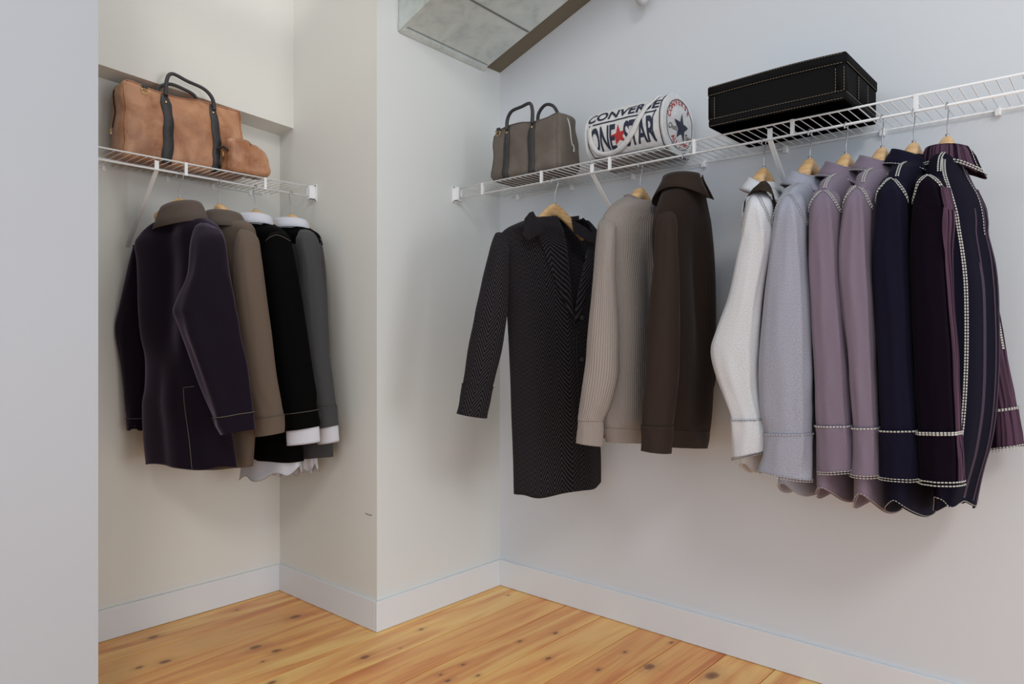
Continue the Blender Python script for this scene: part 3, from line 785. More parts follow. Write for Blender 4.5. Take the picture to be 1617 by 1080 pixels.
    obj('stitching', *stitches(lf2, ringpath(tc2 + .004), (-.002, .002), dash=.006, gap=.0022, width=.0035, off=.006), M['thread'], co2, stuff=True)
    obj('stitching', *stitches(lf2, ringpath(.99), (0, -.008), dash=.006, gap=.0022, width=.003, off=.006), M['thread'], co2, stuff=True)
    obj('stitching', *stitches(lf2, [(.6, .3 + i * .01) for i in range(20)], (-.002, .002), **kws), M['thread'], so2, stuff=True)
    collar(N + V((0, 0, .002)), s=s, t=tf, a=.074, b=.054, hs=.030, name='collar', m=M['stripe'], parent=root, fall=.046, flare=1.25, tip=.028, fwd=.025, tiltf=.005, d1=.0,
           edge=((0, .006), M['thread'], dict(dash=.006, gap=.0022, width=.0034)))
M['stripe_line'] = plain('purple_stripe_line', rgb(56, 40, 58), .8)
striped_shirt()

# ------------------------------------------------------------------ garments seen three-quarter on the right shelf
def frame_at(hx, py, plane='X'):
    return PX(hx, py, SX)
def sweater():
    P = PX(1011, 297, SX)
    hanger(V((SX, P.y, 0)), (1, .05, 0), (.05, -1, 0), P.z, .11, 'wooden hanger inside the taupe sweater neck', None, slope=.95, bend=0, thick=.018)
    root = thing('sweater', 'taupe ribbed crew-neck sweater between the herringbone coat and the dark brown jacket', 'sweater', (SX, P.y, P.z - .03))
    def b(y, xl, xr, th, dl=2.47, dr=2.80, yr=None): return (W(xl, y, dl), W(xr, yr or y, dr), th)
    ss = [b(309, 994, 1040, .10, 2.58, 2.72, 327), b(313, 985, 1045, .12, 2.55, 2.74, 329), b(324, 972, 1053, .13, 2.50, 2.77, 336), b(338, 960, 1061, .13, 2.48, 2.79, 350), b(358, 955, 1066, .125),
          b(400, 956, 1070, .12), b(453, 962, 1072, .12), b(510, 962, 1072, .125), b(600, 958, 1071, .13), b(665, 958, 1070, .13), b(676, 957, 1070, .128), b(686, 958, 1069, .125), b(699, 962, 1068, .118)]
    def fold(ph, t):
        k = .010 * math.sin(6 * ph + .5) * sm(.2, .5, t) * (1 - sm(.7, .8, t))
        k -= .030 * math.exp(-((ph - 1.9) / .28) ** 2 - ((t - .50) / .09) ** 2)
        k += .018 * math.exp(-((ph - 1.45) / .3) ** 2 - ((t - .45) / .16) ** 2)
        k -= .014 * math.exp(-((ph - 1.0) / .09) ** 2) * (1 - sm(.4, .8, t)) * sm(.02, .15, t)
        return k
    body = Loft(ss, 2.3, fold=fold, wr=.004, seed=11, lift=lambda ph, t: -.030 * max(0, math.sin(ph)) * (1 - sm(0, .12, t)))
    bo = make(body, 'body', M['knit'], root, t1=.83, cap=False, per=10, nphi=90)
    make(body, 'hem_band', M['knit2'], root, t0=.83, t1=1, cap=False, off=-.002, nphi=90)
    obj('neckband', *tube([body.P(ph, .004, .002) for ph in [2 * PI * i / 48 for i in range(48)]], .0055, 8, closed=True), M['knit2'], root)
    z = [(345, 950, 966, .03, 2.50), (355, 945, 972, .06, 2.47), (375, 943, 972, .08, 2.45), (424, 938, 970, .085, 2.44), (487, 932, 974, .088, 2.44), (550, 926, 977, .09, 2.44), (590, 922, 977, .09, 2.44), (630, 917, 968, .085, 2.44), (655, 913, 957, .075, 2.44),
         (664, 912, 954, .070, 2.44), (682, 911, 954, .07, 2.44), (700, 909, 953, .07, 2.44)]
    ss = [(W(a, y, d), W(c, y + (5 if i == len(z) - 1 else 0), d + .01), th) for i, (y, a, c, th, d) in enumerate(z)]
    lf, so, co, tc = sleeve(root, ss, M['knit'], 9, p=1.9, seed=12, cm=M['knit2'], inflate=-.001)
    ms = mirror(ss, V((SX, P.y, 0)), (1, 0, 0)); ms = [(V((min(a.x, 2.53), a.y + .01, a.z)), V((min(c.x, 2.53), c.y + .01, c.z)), th * .8) for a, c, th in ms]
    sleeve(root, ms, M['knit'], 9, p=1.9, seed=13, cm=M['knit2'])
sweater()

def brown_jacket():
    P = PX(1081, 283, SX)
    hanger(V((SX, P.y, 0)), (1, 0, 0), (0, -1, 0), P.z - .03, .12, 'wooden hanger hidden under the flared dark brown collar', None, slope=.85)
    root = thing('jacket', 'dark brown jacket with wide flared collar, right of the taupe sweater', 'jacket', (SX, P.y, P.z - .03))
    def b(y, xl, xr, th, dl=2.35, dr=2.675, yr=None): return (W(xl, y, dl), W(xr, yr or y, dr), th)
    ss = [b(292, 1062, 1096, .10, 2.46, 2.56), b(300, 1058, 1099, .11, 2.43, 2.58), b(314, 1052, 1104, .12, 2.40, 2.62, 318), b(335, 1044, 1110, .12, 2.36, 2.66, 342), b(365, 1040, 1115, .12), b(420, 1043, 1118, .12), b(511, 1050, 1120, .12),
          b(600, 1050, 1116, .12), b(660, 1050, 1113, .12), b(677, 1052, 1111, .115), b(690, 1054, 1110, .115), b(707, 1057, 1106, .11)]
    def fold(ph, t):
        k = .008 * math.sin(5 * ph + 1.5) * sm(.2, .5, t) * (1 - sm(.7, .8, t))
        k -= .028 * math.exp(-((ph - 1.75) / .3) ** 2 - ((t - .50) / .10) ** 2)
        k += .014 * math.exp(-((ph - 1.3) / .3) ** 2 - ((t - .45) / .2) ** 2)
        return k
    body = Loft(ss, 2.3, fold=fold, wr=.004, seed=21)
    make(body, 'body', M['darkbrownrib'], root, t1=.83, nphi=90)
    make(body, 'hem_band', M['darkbrown'], root, t0=.83, t1=1, cap=False, off=-.001)
    z = [(330, 1046, 1060, .03, 2.39), (342, 1039, 1067, .06, 2.36), (362, 1036, 1069, .08, 2.34), (410, 1033, 1071, .085, 2.33), (472, 1027, 1073, .088, 2.33), (569, 1020, 1073, .09, 2.33), (620, 1017, 1069, .085, 2.33), (672, 1014, 1063, .08, 2.33), (692, 1014, 1061, .078, 2.33), (712, 1013, 1059, .076, 2.33)]
    ss = [(W(a, y, d), W(c, y + (4 if i == len(z) - 1 else 0), d + .01), th) for i, (y, a, c, th, d) in enumerate(z)]
    sleeve(root, ss, M['darkbrown'], 7, p=1.7, seed=22)
    # far sleeve, its elbow showing right of the body
    z = [(345, 1090, 1116, .04, 2.63), (372, 1088, 1117, .05, 2.66), (440, 1090, 1119, .06, 2.68), (511, 1092, 1121, .06, 2.69), (560, 1094, 1126, .06, 2.69), (598, 1092, 1130, .06, 2.69), (636, 1082, 1119, .06, 2.69), (660, 1078, 1110, .05, 2.69), (676, 1076, 1108, .05, 2.69), (696, 1074, 1106, .05, 2.69)]
    sleeve(root, [(W(a, y, d), W(c, y, d), th) for y, a, c, th, d in z], M['darkbrown'], 7, p=1.9, seed=23)
    N = W(1078, 296, 2.51)
    collar(N, s=V((1, .1, 0)), t=V((.1, -1, 0)), a=.070, b=.068, hs=.036, name='collar', m=M['darkbrown'], parent=root, fall=.046, flare=1.58, thm=2.95, tip=.0, fwd=.0, tiltf=.0, d1=.036)
brown_jacket()

def herringbone_coat():
    P = W(876, 322, 2.887)
    s = V((W(941, 371, 3.0) - W(789, 359, 2.76))); s.z = 0; s.normalize(); tf = V((s.y, -s.x, 0))
    if tf.dot(CAM - P) < 0: tf = -tf
    hanger(V((P.x, P.y, 0)), s, tf, P.z, .14, 'wooden hanger showing its arch in the open neck of the herringbone coat', None, slope=.95, bend=.01, hookflip=1)
    root = thing('coat', 'long black herringbone coat hanging open at the neck, facing the room near the corner', 'coat', P + V((0, 0, -.04)))
    def b(y, xl, xr, th, yr=None, dl=2.76, dr=3.0): return (W(xl, y, dl), W(xr, yr or y, dr), th)
    ss = [b(345, 838, 918, .11, 346, 2.83, 2.95), b(352, 820, 928, .12, 356, 2.80, 2.98), b(360, 803, 938, .12, 368), b(372, 793, 943, .12, 382), b(395, 793, 945, .12), (W(798, 430, 2.76), W(944, 430, 3.0), .12),
          b(470, 803, 942, .125), b(530, 807, 939, .13), b(617, 811, 940, .135), b(700, 814, 943, .14), b(781, 816, 944, .14, 760)]
    def gap(t):
        top = .60 * (1 - t / .70)
        return (1.15 + .30 * sm(.1, .75, t), max(-.05, top))
    lift = lambda ph, t: (.012 * math.sin(ph) * -1 + .004 * math.sin(5 * ph)) * sm(.9, 1, t)
    fold = lambda ph, t: .005 * math.sin(6 * ph + 1) * sm(.3, .7, t)
    body = Loft(ss, 2.5, fold=fold, lift=lift, wr=.003, seed=31)
    make(body, 'body', M['herring'], root, gap=gap, cap=False, nphi=96, solid=.005)
    # the back inside of the coat closes the view through the neck
    # lapels: folded strips along both front edges with a notch
    def lapel(side, name):
        vs = []; fs = []; uv = []; nt = 40; nw = 8
        for i in range(nt + 1):
            t = .05 + .63 * i / nt; a0, g = gap(t); e = a0 + side * g
            f = i / nt
            wdt = .56 * (1 - f) ** .8 * (1 if f > .12 else .70 + .30 * f / .12) + .02
            for k in range(nw + 1):
                q = k / nw; ph = e + side * wdt * q - side * .02
                vs.append(body.P(ph, t - .02 * q * (1 - f) * 0, .004 + .010 * math.sin(PI * min(1, q * 1.0) * .5 + .2))); uv.append((q * wdt * .13, i * .012))
        for i in range(nt):
            for k in range(nw): a = i * (nw + 1) + k; fs.append([a, a + nw + 1, a + nw + 2, a + 1])
        obj(name, vs, fs, M['herring'], root, True, uv, None, .004)
    lapel(1, 'lapel'); lapel(-1, 'lapel')
    # front edge facing below the break
    pts = [body.P(gap(t)[0] - .05, t, .008) for t in [.70 + .29 * i / 30 for i in range(31)]]
    obj('front_edge', *tube(pts, .0016, 6), M['edge_dark'], root)
    for t in (.66, .745):
        c = body.P(gap(t)[0] - .16, t, .006); n_ = tf
        obj('button', *tube([c, c + n_ * .003, c + n_ * .005], [.0095, .0095, .007], 16), M['button'], root)
    # collar pieces either side of the neck
    for side in (1, -1):
        if side == 1: q = [(842, 334), (859, 366), (845, 374), (835, 380), (826, 372), (828, 346), (836, 336)]; d0 = 2.70; off = .02
        else: q = [(902, 346), (912, 352), (926, 360), (940, 372), (940, 384), (931, 383), (918, 376), (906, 368)]; d0 = 2.88; off = .02
        top = [W(x, y, d0) for x, y in q]; nrm = -ray(870, 350).normalized(); c = sum(top, V((0, 0, 0))) / len(top)
        vs = [c - nrm * -.004]; uv = [(0.02, 0.02)]; fs = []
        for k, p in enumerate(top): vs.append(p); uv.append((p.z * 1.0, (p - c).dot(s)))
        for k in range(len(top)): fs.append([0, 1 + k, 1 + (k + 1) % len(top)])
        bk = [v - nrm * .010 for v in vs]; n0 = len(vs)
        for k in range(len(top)):
            a, b_ = 1 + k, 1 + (k + 1) % len(top); fs.append([a, a + n0, b_ + n0, b_]); fs.append([n0, b_ + n0, a + n0])
        obj('collar', vs + bk, fs, M['herring'], root, False, uv + uv)
    # back neck band behind the hanger
    pts = [body.P(ph, .0, .0) + V((0, 0, .004)) for ph in [PI + .2 + (PI - .4) * i / 30 for i in range(31)]]
    obj('neck_band', *ribbon(pts, [V((p - P).x and ((p - P) - V((0, 0, (p - P).z))).normalized()) for p in pts], .022, .003), M['herring'], root)
    z = [((367, 372), 788, 800, .02, 2.76), ((371, 385), 781, 803, .05, 2.74), ((395, 400), 773, 804, .07, 2.72), ((448, 445), 760, 803, .08, 2.71), ((490, 485), 751, 802, .08, 2.70), ((530, 540), 743, 795, .08, 2.70), ((580, 588), 735, 784, .078, 2.70), ((606, 612), 731, 778, .075, 2.70),
         ((630, 637), 727, 773, .074, 2.70), ((653, 661), 722, 768, .073, 2.70)]
    lf, so, co, tc = sleeve(root, [(W(a, y[0], d), W(c, y[1], d), th) for y, a, c, th, d in z], M['herring'], 7, p=1.9, seed=33)
    obj('cuff_seam', *tube([lf.P(p_, tc, .004) for p_, _ in ringpath(0, 48)][:-1], .0014, 6, closed=True), M['edge_dark'], co)
    z = [(380, 930, 950, .05, 3.02), (420, 928, 956, .06, 3.03), (500, 928, 958, .07, 3.03), (600, 930, 958, .07, 3.03), (640, 934, 958, .07, 3.03), (668, 936, 958, .07, 3.03), (690, 936, 958, .07, 3.03)]
    sleeve(root, [(W(a, y, d), W(c, y, d), th) for y, a, c, th, d in z], M['herring'], 4, p=1.9, seed=34)
herringbone_coat()

# ------------------------------------------------------------------ garments in the niche
def nh(hx, wy, label, **k):
    P = PY(hx, wy, SY); sdir = k.pop('s', (0, 1, 0)); t = k.pop('t', (1, 0, 0))
    return hanger(V((P.x, SY, 0)), sdir, t, P.z, .085, label, None, **k)

def velvet_jacket():
    nh(284, 313, 'wooden hanger above the brown collar of the purple velvet jacket', s=(.36, -.93, 0), t=(-.93, -.36, 0), slope=.9, thick=.016)
    P = PY(284, 330, SY)
    root = thing('jacket', 'dark purple velvet jacket with brown collar seen from behind, leftmost in the niche', 'jacket', P)
    def b(yl, xl, yr, xr, th, dl=2.86, dr=2.70): return (W(xl, yl, dl), W(xr, yr, dr), th)
    ss = [b(352, 256, 340, 314, .10, 2.80, 2.75), b(358, 246, 348, 330, .12, 2.83, 2.73), b(372, 229, 362, 344, .125), b(388, 219, 380, 350, .13), b(419, 223, 419, 352, .13), b(484, 226, 484, 348, .13), b(530, 230, 530, 343, .13), b(567, 236, 567, 343, .13),
          b(610, 236, 610, 346, .135), b(640, 232, 640, 352, .14), b(690, 234, 690, 362, .145), b(729, 238, 738, 368, .15)]
    def fold(ph, t):
        k = -.022 * math.exp(-((ph - 1.62) / .34) ** 2) * sm(.02, .2, t) * (1 - sm(.5, .68, t))
        k += .010 * math.exp(-((ph - 1.25) / .12) ** 2) * sm(.0, .2, t) * (1 - sm(.55, .7, t))
        k += .012 * math.exp(-((ph - 2.35) / .22) ** 2) * sm(.0, .2, t) * (1 - sm(.5, .7, t))
        k += .012 * math.exp(-((ph - 1.55) / .16) ** 2) * sm(.62, .75, t)
        k += .006 * math.sin(5 * ph + 2) * sm(.6, .9, t)
        return k
    lift = lambda ph, t: (.006 * math.sin(4 * ph)) * sm(.9, 1, t)
    body = Loft(ss, 2.4, fold=fold, lift=lift, wr=.003, seed=41)
    bo = make(body, 'body', M['velvet'], root, nphi=96)
    # side vent seam
    vp = [body.P(1.22 - .03 * math.sin(5 * t_), t_, .002) for t_ in [.73 + .265 * i / 24 for i in range(25)]]
    vp = [body.P(.95, .725, .002), body.P(1.08, .727, .002)] + vp
    obj('vent_seam', *tube(vp, .0013, 6), M['thread_dark'], bo)
    z = [((352, 358), 318, 338, .03, 2.68), ((360, 365), 308, 348, .05, 2.65), ((385, 382), 301, 355, .07, 2.61), ((433, 430), 297, 362, .09, 2.58), ((470, 470), 281, 370, .095, 2.57), ((491, 491), 273, 374, .095, 2.565), ((508, 508), 279, 377, .095, 2.565), ((540, 540), 290, 382, .095, 2.56), ((576, 576), 303, 391, .09, 2.56), ((625, 620), 322, 397, .088, 2.56), ((661, 650), 337, 399, .086, 2.56),
         ((674, 662), 341, 400, .085, 2.56), ((687, 677), 349, 402, .082, 2.56)]
    z = [r_ for r_ in z]
    def sf(ph, t): return .012 * math.exp(-((ph - 1.9) / .25) ** 2) * sm(.1, .4, t) * (1 - sm(.6, .9, t)) + .006 * math.sin(4 * ph) * sm(.2, .6, t)
    lf, so, co, tc = sleeve(root, [(W(a, y[0], d), W(c, y[1], d), th) for y, a, c, th, d in z], M['velvet'], 10, p=1.9, seed=43, fold=sf)
    obj('cuff_seam', *tube([lf.P(p_, tc, .0045) for p_, _ in ringpath(0, 48)][:-1], .0015, 6, closed=True), M['thread_dark'], co)
    z = [((388, 388), 209, 228, .03, 2.86), ((396, 398), 209, 232, .05, 2.87), ((430, 430), 202, 234, .07, 2.88), ((480, 480), 190, 238, .08, 2.88), ((518, 510), 182, 240, .08, 2.88), ((560, 560), 188, 240, .08, 2.88), ((610, 610), 195, 238, .075, 2.88), ((660, 660), 201, 236, .075, 2.88), ((668, 668), 201, 235, .074, 2.88), ((679, 679), 202, 234, .07, 2.88)]
    lf, so, co, tc = sleeve(root, [(W(a, y[0], d), W(c, y[1], d), th) for y, a, c, th, d in z], M['velvet'], 7, p=1.9, seed=44,
          lift=lambda ph, t: .030 * math.exp(-((math.cos(ph) - .05) / .22) ** 2) * sm(.93, 1, t))
    obj('cuff_seam', *tube([lf.P(p_, tc, .0045) for p_, _ in ringpath(0, 48)][:-1], .0013, 6, closed=True), M['thread_dark'], co)
    N = W(286, 346, 2.775)
    s = V((.36, -.93, 0)); tf = V((.93, .36, 0))
    collar(N, s=s, t=tf, a=.090, b=.052, hs=.048, name='collar', m=M['collarbrown'], parent=root, fall=.062, flare=1.38, tip=.0, fwd=.01, tiltf=.01, d1=.012, label='brown fold-down collar', tilt=.014)
velvet_jacket()

def niche_coat(kind, label, hx, wy, neck, body_rows, sl_rows, ci, m, dl, dr, coll, seed, hlab, extra=None, cuffm=None, name='jacket', cat='jacket'):
    nh(hx, wy, hlab, slope=.9, thick=.016)
    P = PY(hx, wy + 18, SY); root = thing(name, label, cat, P)
    ss = []
    for r in body_rows:
        yl, yr = r[0] if isinstance(r[0], tuple) else (r[0], r[0]); D = r[4] if len(r) > 4 else (dl, dr)
        ss.append((W(r[1], yl, D[0]), W(r[2], yr, D[1]), r[3]))
    fold = lambda ph, t: .006 * math.sin(5 * ph + seed) * sm(.2, .6, t)
    body = Loft(ss, 2.3, fold=fold, wr=.003, seed=seed); bo = make(body, 'body', m, root)
    n1 = []
    for r in sl_rows:
        yl, yr = r[0] if isinstance(r[0], tuple) else (r[0], r[0]); n1.append((W(r[1], yl, r[4]), W(r[2], yr, r[4]), r[3]))
    lf, so, co, tc = sleeve(root, n1, m, ci, p=1.8, seed=seed + 1)
    obj('cuff_seam', *tube([lf.P(p_, tc, .0045) for p_, _ in ringpath(0, 48)][:-1], .0012, 6, closed=True), M['thread_dark'], co)
    ms = mirror(n1, V((0, SY, 0)), (0, 1, 0)); ms = [(V((a.x, min(a.y, 3.06), a.z)), V((c.x, min(c.y, 3.06), c.z)), th * .8) for a, c, th in ms]
    sleeve(root, ms, m, ci, p=1.8, seed=seed + 2)
    return root, body, bo, lf, so, co, tc
r_, bd_, bo_, lf_, so_, co_, tc_ = niche_coat('brown', 'mid-brown coat with matching collar, between the velvet and the black jackets', 346, 322, None,
    [((345, 342), 336, 372, .10, (2.93, 2.86)), ((350, 348), 330, 382, .11, (2.95, 2.84)), ((362, 356), 318, 394, .115), ((380, 374), 306, 402, .12), (420, 306, 412, .12), (520, 306, 416, .12), (640, 308, 404, .12), ((741, 737), 312, 396, .115)],
    [((362, 368), 380, 400, .04, 2.76), ((372, 380), 374, 409, .06, 2.73), (400, 370, 412, .08, 2.72), (450, 369, 418, .085, 2.71), (520, 374, 428, .085, 2.71), (600, 386, 438, .085, 2.71), (640, 394, 445, .08, 2.71), ((662, 655), 399, 447, .08, 2.71), ((675, 668), 401, 448, .08, 2.71), ((690, 683), 405, 448, .076, 2.71)], 7, M['browncoat'], 2.98, 2.80, None, 51.0, 'wooden hanger above the brown coat collar', name='coat', cat='coat')
collar(W(353, 352, 2.88), s=V((.1, -1, 0)), t=V((1, .1, 0)), a=.085, b=.060, hs=.036, name='collar', m=M['collarbrown'], parent=r_, fall=.050, flare=1.4, tip=.01, fwd=.01, tiltf=.01, d1=.006,)
def shirt_tail(root, rows, m, seed, dl, dr):
    """the white shirt worn under the jacket on the same hanger shows at neck, cuff and hem"""
    ss = []
    for r in rows:
        yl, yr = r[0] if isinstance(r[0], tuple) else (r[0], r[0]); ss.append((W(r[1], yl, dl), W(r[2], yr, dr), r[3]))
    lf = Loft(ss, 2.3, wr=.003, seed=seed, lift=lambda ph, t: (-.020 * abs(math.sin(ph * 1.0)) + .012 * math.sin(6 * ph + seed)) * sm(.6, 1, t), fold=lambda ph, t: .005 * math.sin(8 * ph))
    o = make(lf, 'shirt_hem', m, root, cap=False, label='white shirt hem below the jacket')
    obj('stitching', *stitches(lf, ringpath(.985, 90), (0,), dash=.005, gap=.003, width=.0014), M['thread_dark'], o, stuff=True)
r_, bd_, bo_, lf_, so_, co_, tc_ = niche_coat('black', 'black wool jacket over a white shirt, between the brown and the grey jackets', 403, 331, None,
    [((352, 350), 378, 424, .10, (3.04, 2.98)), ((358, 356), 372, 432, .11, (3.06, 2.96)), ((372, 366), 364, 446, .12), ((392, 384), 362, 452, .12), (430, 364, 456, .12), (520, 368, 460, .12), (640, 380, 466, .12), ((722, 730), 392, 473, .12)],
    [((368, 366), 430, 446, .03, 2.88), ((375, 374), 423, 457, .06, 2.84), (395, 418, 462, .08, 2.83), (428, 415, 469, .085, 2.82), (520, 425, 484, .085, 2.82), (604, 438, 497, .085, 2.82), (630, 441, 500, .083, 2.82), ((655, 647), 445, 501, .082, 2.82), ((668, 660), 447, 503, .082, 2.82), ((681, 673), 451, 504, .08, 2.82)], 7, M['black'], 3.10, 2.90, None, 61.0, 'wooden hanger in the white collar of the black jacket')
collar(W(400, 353, 3.0), s=V((.1, -1, 0)), t=V((1, .1, 0)), a=.085, b=.060, hs=.028, name='collar', m=M['white_plain'], parent=r_, fall=.030, flare=1.22, tip=.01, fwd=.0, tiltf=.006, d1=.004, label='white shirt collar')
shirt_tail(r_, [(700, 388, 468, .10), (720, 386, 471, .10), ((750, 740), 383, 474, .105)], M['white_plain'], 1.0, 3.08, 2.92)
def white_cuff(root, lfm, x0, x1, y0, y1, yb0, yb1, d):
    l2 = Loft([(W(x0, y0 - 12, d), W(x1, y1 - 12, d), .060), (W(x0 + 1, y0, d), W(x1 + 1, y1, d), .062), (W(x0 + 2, yb0, d), W(x1 + 3, yb1, d), .064)], 1.9, wr=.001)
    o = make(l2, 'shirt_cuff', M['white_plain'], root, cap=False, label='white shirt cuff')
    obj('stitching', *stitches(l2, ringpath(.95, 60), (0,), dash=.004, gap=.003, width=.0012), M['thread_dark'], o, stuff=True)
white_cuff(r_, None, 451, 503, 683, 674, 704, 698, 2.82)
# gold-brown piping on the black shoulder
obj('shoulder_piping', *tube([lf_.P(p_, t_, .002) for p_, t_ in arch(.10, .16, 24, .2, PI - .2)], .0012, 6), M['thread_dark'], so_)
r_, bd_, bo_, lf_, so_, co_, tc_ = niche_coat('grey', 'dark grey wool jacket with black yoke over a white shirt, rightmost in the niche', 460, 338, None,
    [((356, 354), 438, 476, .10, (3.16, 3.10)), ((362, 360), 432, 484, .11, (3.18, 3.08)), ((374, 370), 426, 498, .12), ((392, 386), 424, 504, .12), (430, 424, 510, .12), (520, 428, 514, .12), (640, 436, 518, .12), ((724, 722), 444, 521, .12)],
    [((364, 364), 474, 488, .03, 3.02), ((371, 370), 470, 497, .05, 2.98), (386, 468, 504, .075, 2.96), (430, 474, 509, .08, 2.95), (474, 473, 515, .08, 2.95), (558, 480, 520, .08, 2.95), (600, 485, 526, .08, 2.95), ((645, 641), 492, 531, .078, 2.95), ((660, 655), 496, 532, .078, 2.95), ((677, 671), 500, 534, .076, 2.95)], 7, M['greycoat'], 3.22, 3.02, None, 71.0, 'wooden hanger in the white collar of the grey jacket')
collar(W(458, 359, 3.12), s=V((.1, -1, 0)), t=V((1, .1, 0)), a=.085, b=.060, hs=.026, name='collar', m=M['white_plain'], parent=r_, fall=.028, flare=1.22, tip=.01, fwd=.0, tiltf=.006, d1=.004, label='white shirt collar')
shirt_tail(r_, [(700, 452, 494, .08), (725, 460, 495, .08), ((738, 738), 466, 496, .085)], M['white_plain'], 2.0, 3.18, 3.08)
white_cuff(r_, None, 500, 533, 680, 673, 702, 697, 2.95)
y_ = Loft([tuple(x) for x in bd_.secs[:4]], 2.3, wr=.002, seed=71)
make(y_, 'yoke', M['black'], r_, cap=True, off=.004, label='black yoke across the shoulders')

# ------------------------------------------------------------------ bags and box on the shelves
def rbox(hx, hy, hz, r, cuts=18, deform=None):
    bm = bmesh.new(); bmesh.ops.create_cube(bm, size=2)
    bmesh.ops.subdivide_edges(bm, edges=bm.edges[:], cuts=cuts, use_grid_fill=True)
    for v in bm.verts:
        p = V((v.co.x * hx, v.co.y * hy, v.co.z * hz))
        q = V([max(-(h - r), min(h - r, c)) for c, h in zip(p, (hx, hy, hz))]); d = p - q
        if d.length > 1e-9: p = q + d.normalized() * r
        v.co = p
    vs = [v.co.copy() + V((0, 0, hz)) for v in bm.verts]; fs = [[v.index for v in f.verts] for f in bm.faces]; bm.free()
    if deform: vs = [deform(v) for v in vs]
    return vs, fs
def duffel(name, label, loc, rz, hx, hy, hz, m, straps, seed, zipper, dring, amp=.006, zipm=None, topsag=.01, handles=None, cat='bag'):
    t = thing(name, label, cat, loc, rz, local=True)
    def dfm(p):
        fx, fy, fz = p.x / hx, p.y / hy, (p.z - hz) / hz
        q = p.copy(); b = (1 - fx * fx) * (1 - fz * fz)
        q.y += math.copysign(amp * 1.6 * b, fy) if abs(fy) > .3 else 0
        q.x += math.copysign(amp * 1.2 * (1 - fz * fz) * (1 - fy * fy), fx) * (abs(fx) > .6)
        q.y *= 1 - .20 * max(0, fz) ** 2; q.x *= 1 - .015 * max(0, fz)
        q.x *= 1 + .02 * math.exp(-((fz + .78) / .15) ** 2); q.y *= 1 + .07 * math.exp(-((fz + .75) / .18) ** 2)
        q.z -= topsag * max(0, fz) * (.5 + .5 * math.sin(fx * 4 + seed)) * 1.0
        n1 = noise.noise_vector(V((p.x * 14 + seed, p.y * 14, p.z * 14))) * amp * .9
        n2 = noise.noise_vector(V((p.x * 5 + seed, p.y * 5, p.z * 5 + 3))) * amp * 1.4
        k = min(1, p.z / .04); q += (n1 + n2) * k; return q
    obj('body', *rbox(hx, hy, hz, .022, 26, dfm), m, t)
    front = lambda x, z, o=.0035: dfm(V((x, -hy, z))) + V((0, -o, 0))
    sw = .019 if hx > .2 else .016
    for x in straps:
        vs = []; fs = []; n = 20
        for i in range(n + 1):
            z = .006 + (hz * 2 - .02) * i / n; ww = sw * (1 if i < n - 3 else 1 - .45 * (i - n + 3) / 3)
            for k in (-1, 0, 1): vs.append(front(x + k * ww, z, .0015)); vs.append(front(x + k * ww, z, .0055))
        for i in range(n):
            a = i * 6; b = a + 6
            fs += [[a + 1, a + 3, b + 3, b + 1], [a + 3, a + 5, b + 5, b + 3], [a, b, b + 2, a + 2], [a + 2, b + 2, b + 4, a + 4], [a, a + 1, b + 1, b], [a + 4, b + 4, b + 5, a + 5]]
        k = n * 6; fs += [[0, 2, 3, 1], [2, 4, 5, 3], [k, k + 1, k + 3, k + 2], [k + 2, k + 3, k + 5, k + 4]]
        so = obj('strap', vs, fs, M['strap'], t)
        c = front(x, hz * 2 * .84, .005)
        obj('rivet', *tube([c, c + V((0, -.003, 0)), c + V((0, -.0045, 0))], [.0045, .0045, .0025], 12), M['brass'], so)
        for e in (-1, 1):      # edge stitching
            pp = [front(x + e * sw * .8, .01 + (hz * 2 - .06) * i / 30, .0058) for i in range(31)]
            obj('stitching', *dashes(pp, [V((0, -1, 0))] * 31, (0,), .004, .0025, .0010, .0006), M['thread_dark'], so, stuff=True)
    for pts, back in handles:
        P_ = [V(p) for p in pts]; sp = spline(P_, 8); n = len(sp)
        rs = [.0085 - .0015 * math.sin(PI * i / (n - 1)) for i in range(n)]
        obj('handle', *tube(sp, rs, 10), M['strap'], t)
    # seams: piping round the front face
    ring = []
    for i in range(16): ring.append((-hx + .012 + (2 * hx - .024) * i / 15, 2 * hz - .007))
    for i in range(12): ring.append((hx - .008, 2 * hz - .012 - (2 * hz - .03) * (i + 1) / 12))
    for i in range(12): ring.append((-hx + .008, .02 + (2 * hz - .03) * i / 12))
    pp = [dfm(V((x, -hy + .004, z))) + V((0, -.001, .0)) for x, z in ring]
    obj('piping', *tube(pp[:16] + pp[16:28], .0024, 6), m, t); obj('piping', *tube(pp[28:], .0024, 6), m, t)
    # zipper down the end panel
    sgn, zy0, zy1, z0, z1 = zipper
    e = lambda y, z, o=.002: dfm(V((sgn * hx, y, z))) + V((sgn * o, 0, 0))
    pp = [e(zy0 + (zy1 - zy0) * i / 20 + .004 * math.sin(i * .3), z1 + (z0 - z1) * i / 20) for i in range(21)]
    obj('zipper', *ribbon(pp, [V((sgn, 0, 0))] * 21, .007, .001), zipm or M['edge_dark'], t)
    obj('zipper_pull', *ribbon([pp[-1] + V((sgn * .004, 0, .004)), pp[-1] + V((sgn * .006, .002, -.012)), pp[-1] + V((sgn * .005, .002, -.026))], [V((sgn, 0, 0))] * 3, .008, .0015), zipm or M['brass'], t)
    # D-ring on a tab at the upper left corner of the front
    c = front(dring[0], dring[1], .006)
    obj('ring_tab', *join(box(c + V((-.010, -.002, .004)), c + V((.010, .004, .020)), .001)), M['strap'], t)
    rg = [c + V((.013 * math.cos(a), -.002, -.000 - .017 * max(-.15, math.sin(a)))) for a in [2 * PI * i / 20 for i in range(20)]]
    obj('metal_ring', *tube(rg, .0016, 6, closed=True), M['brass'], t)
    return t
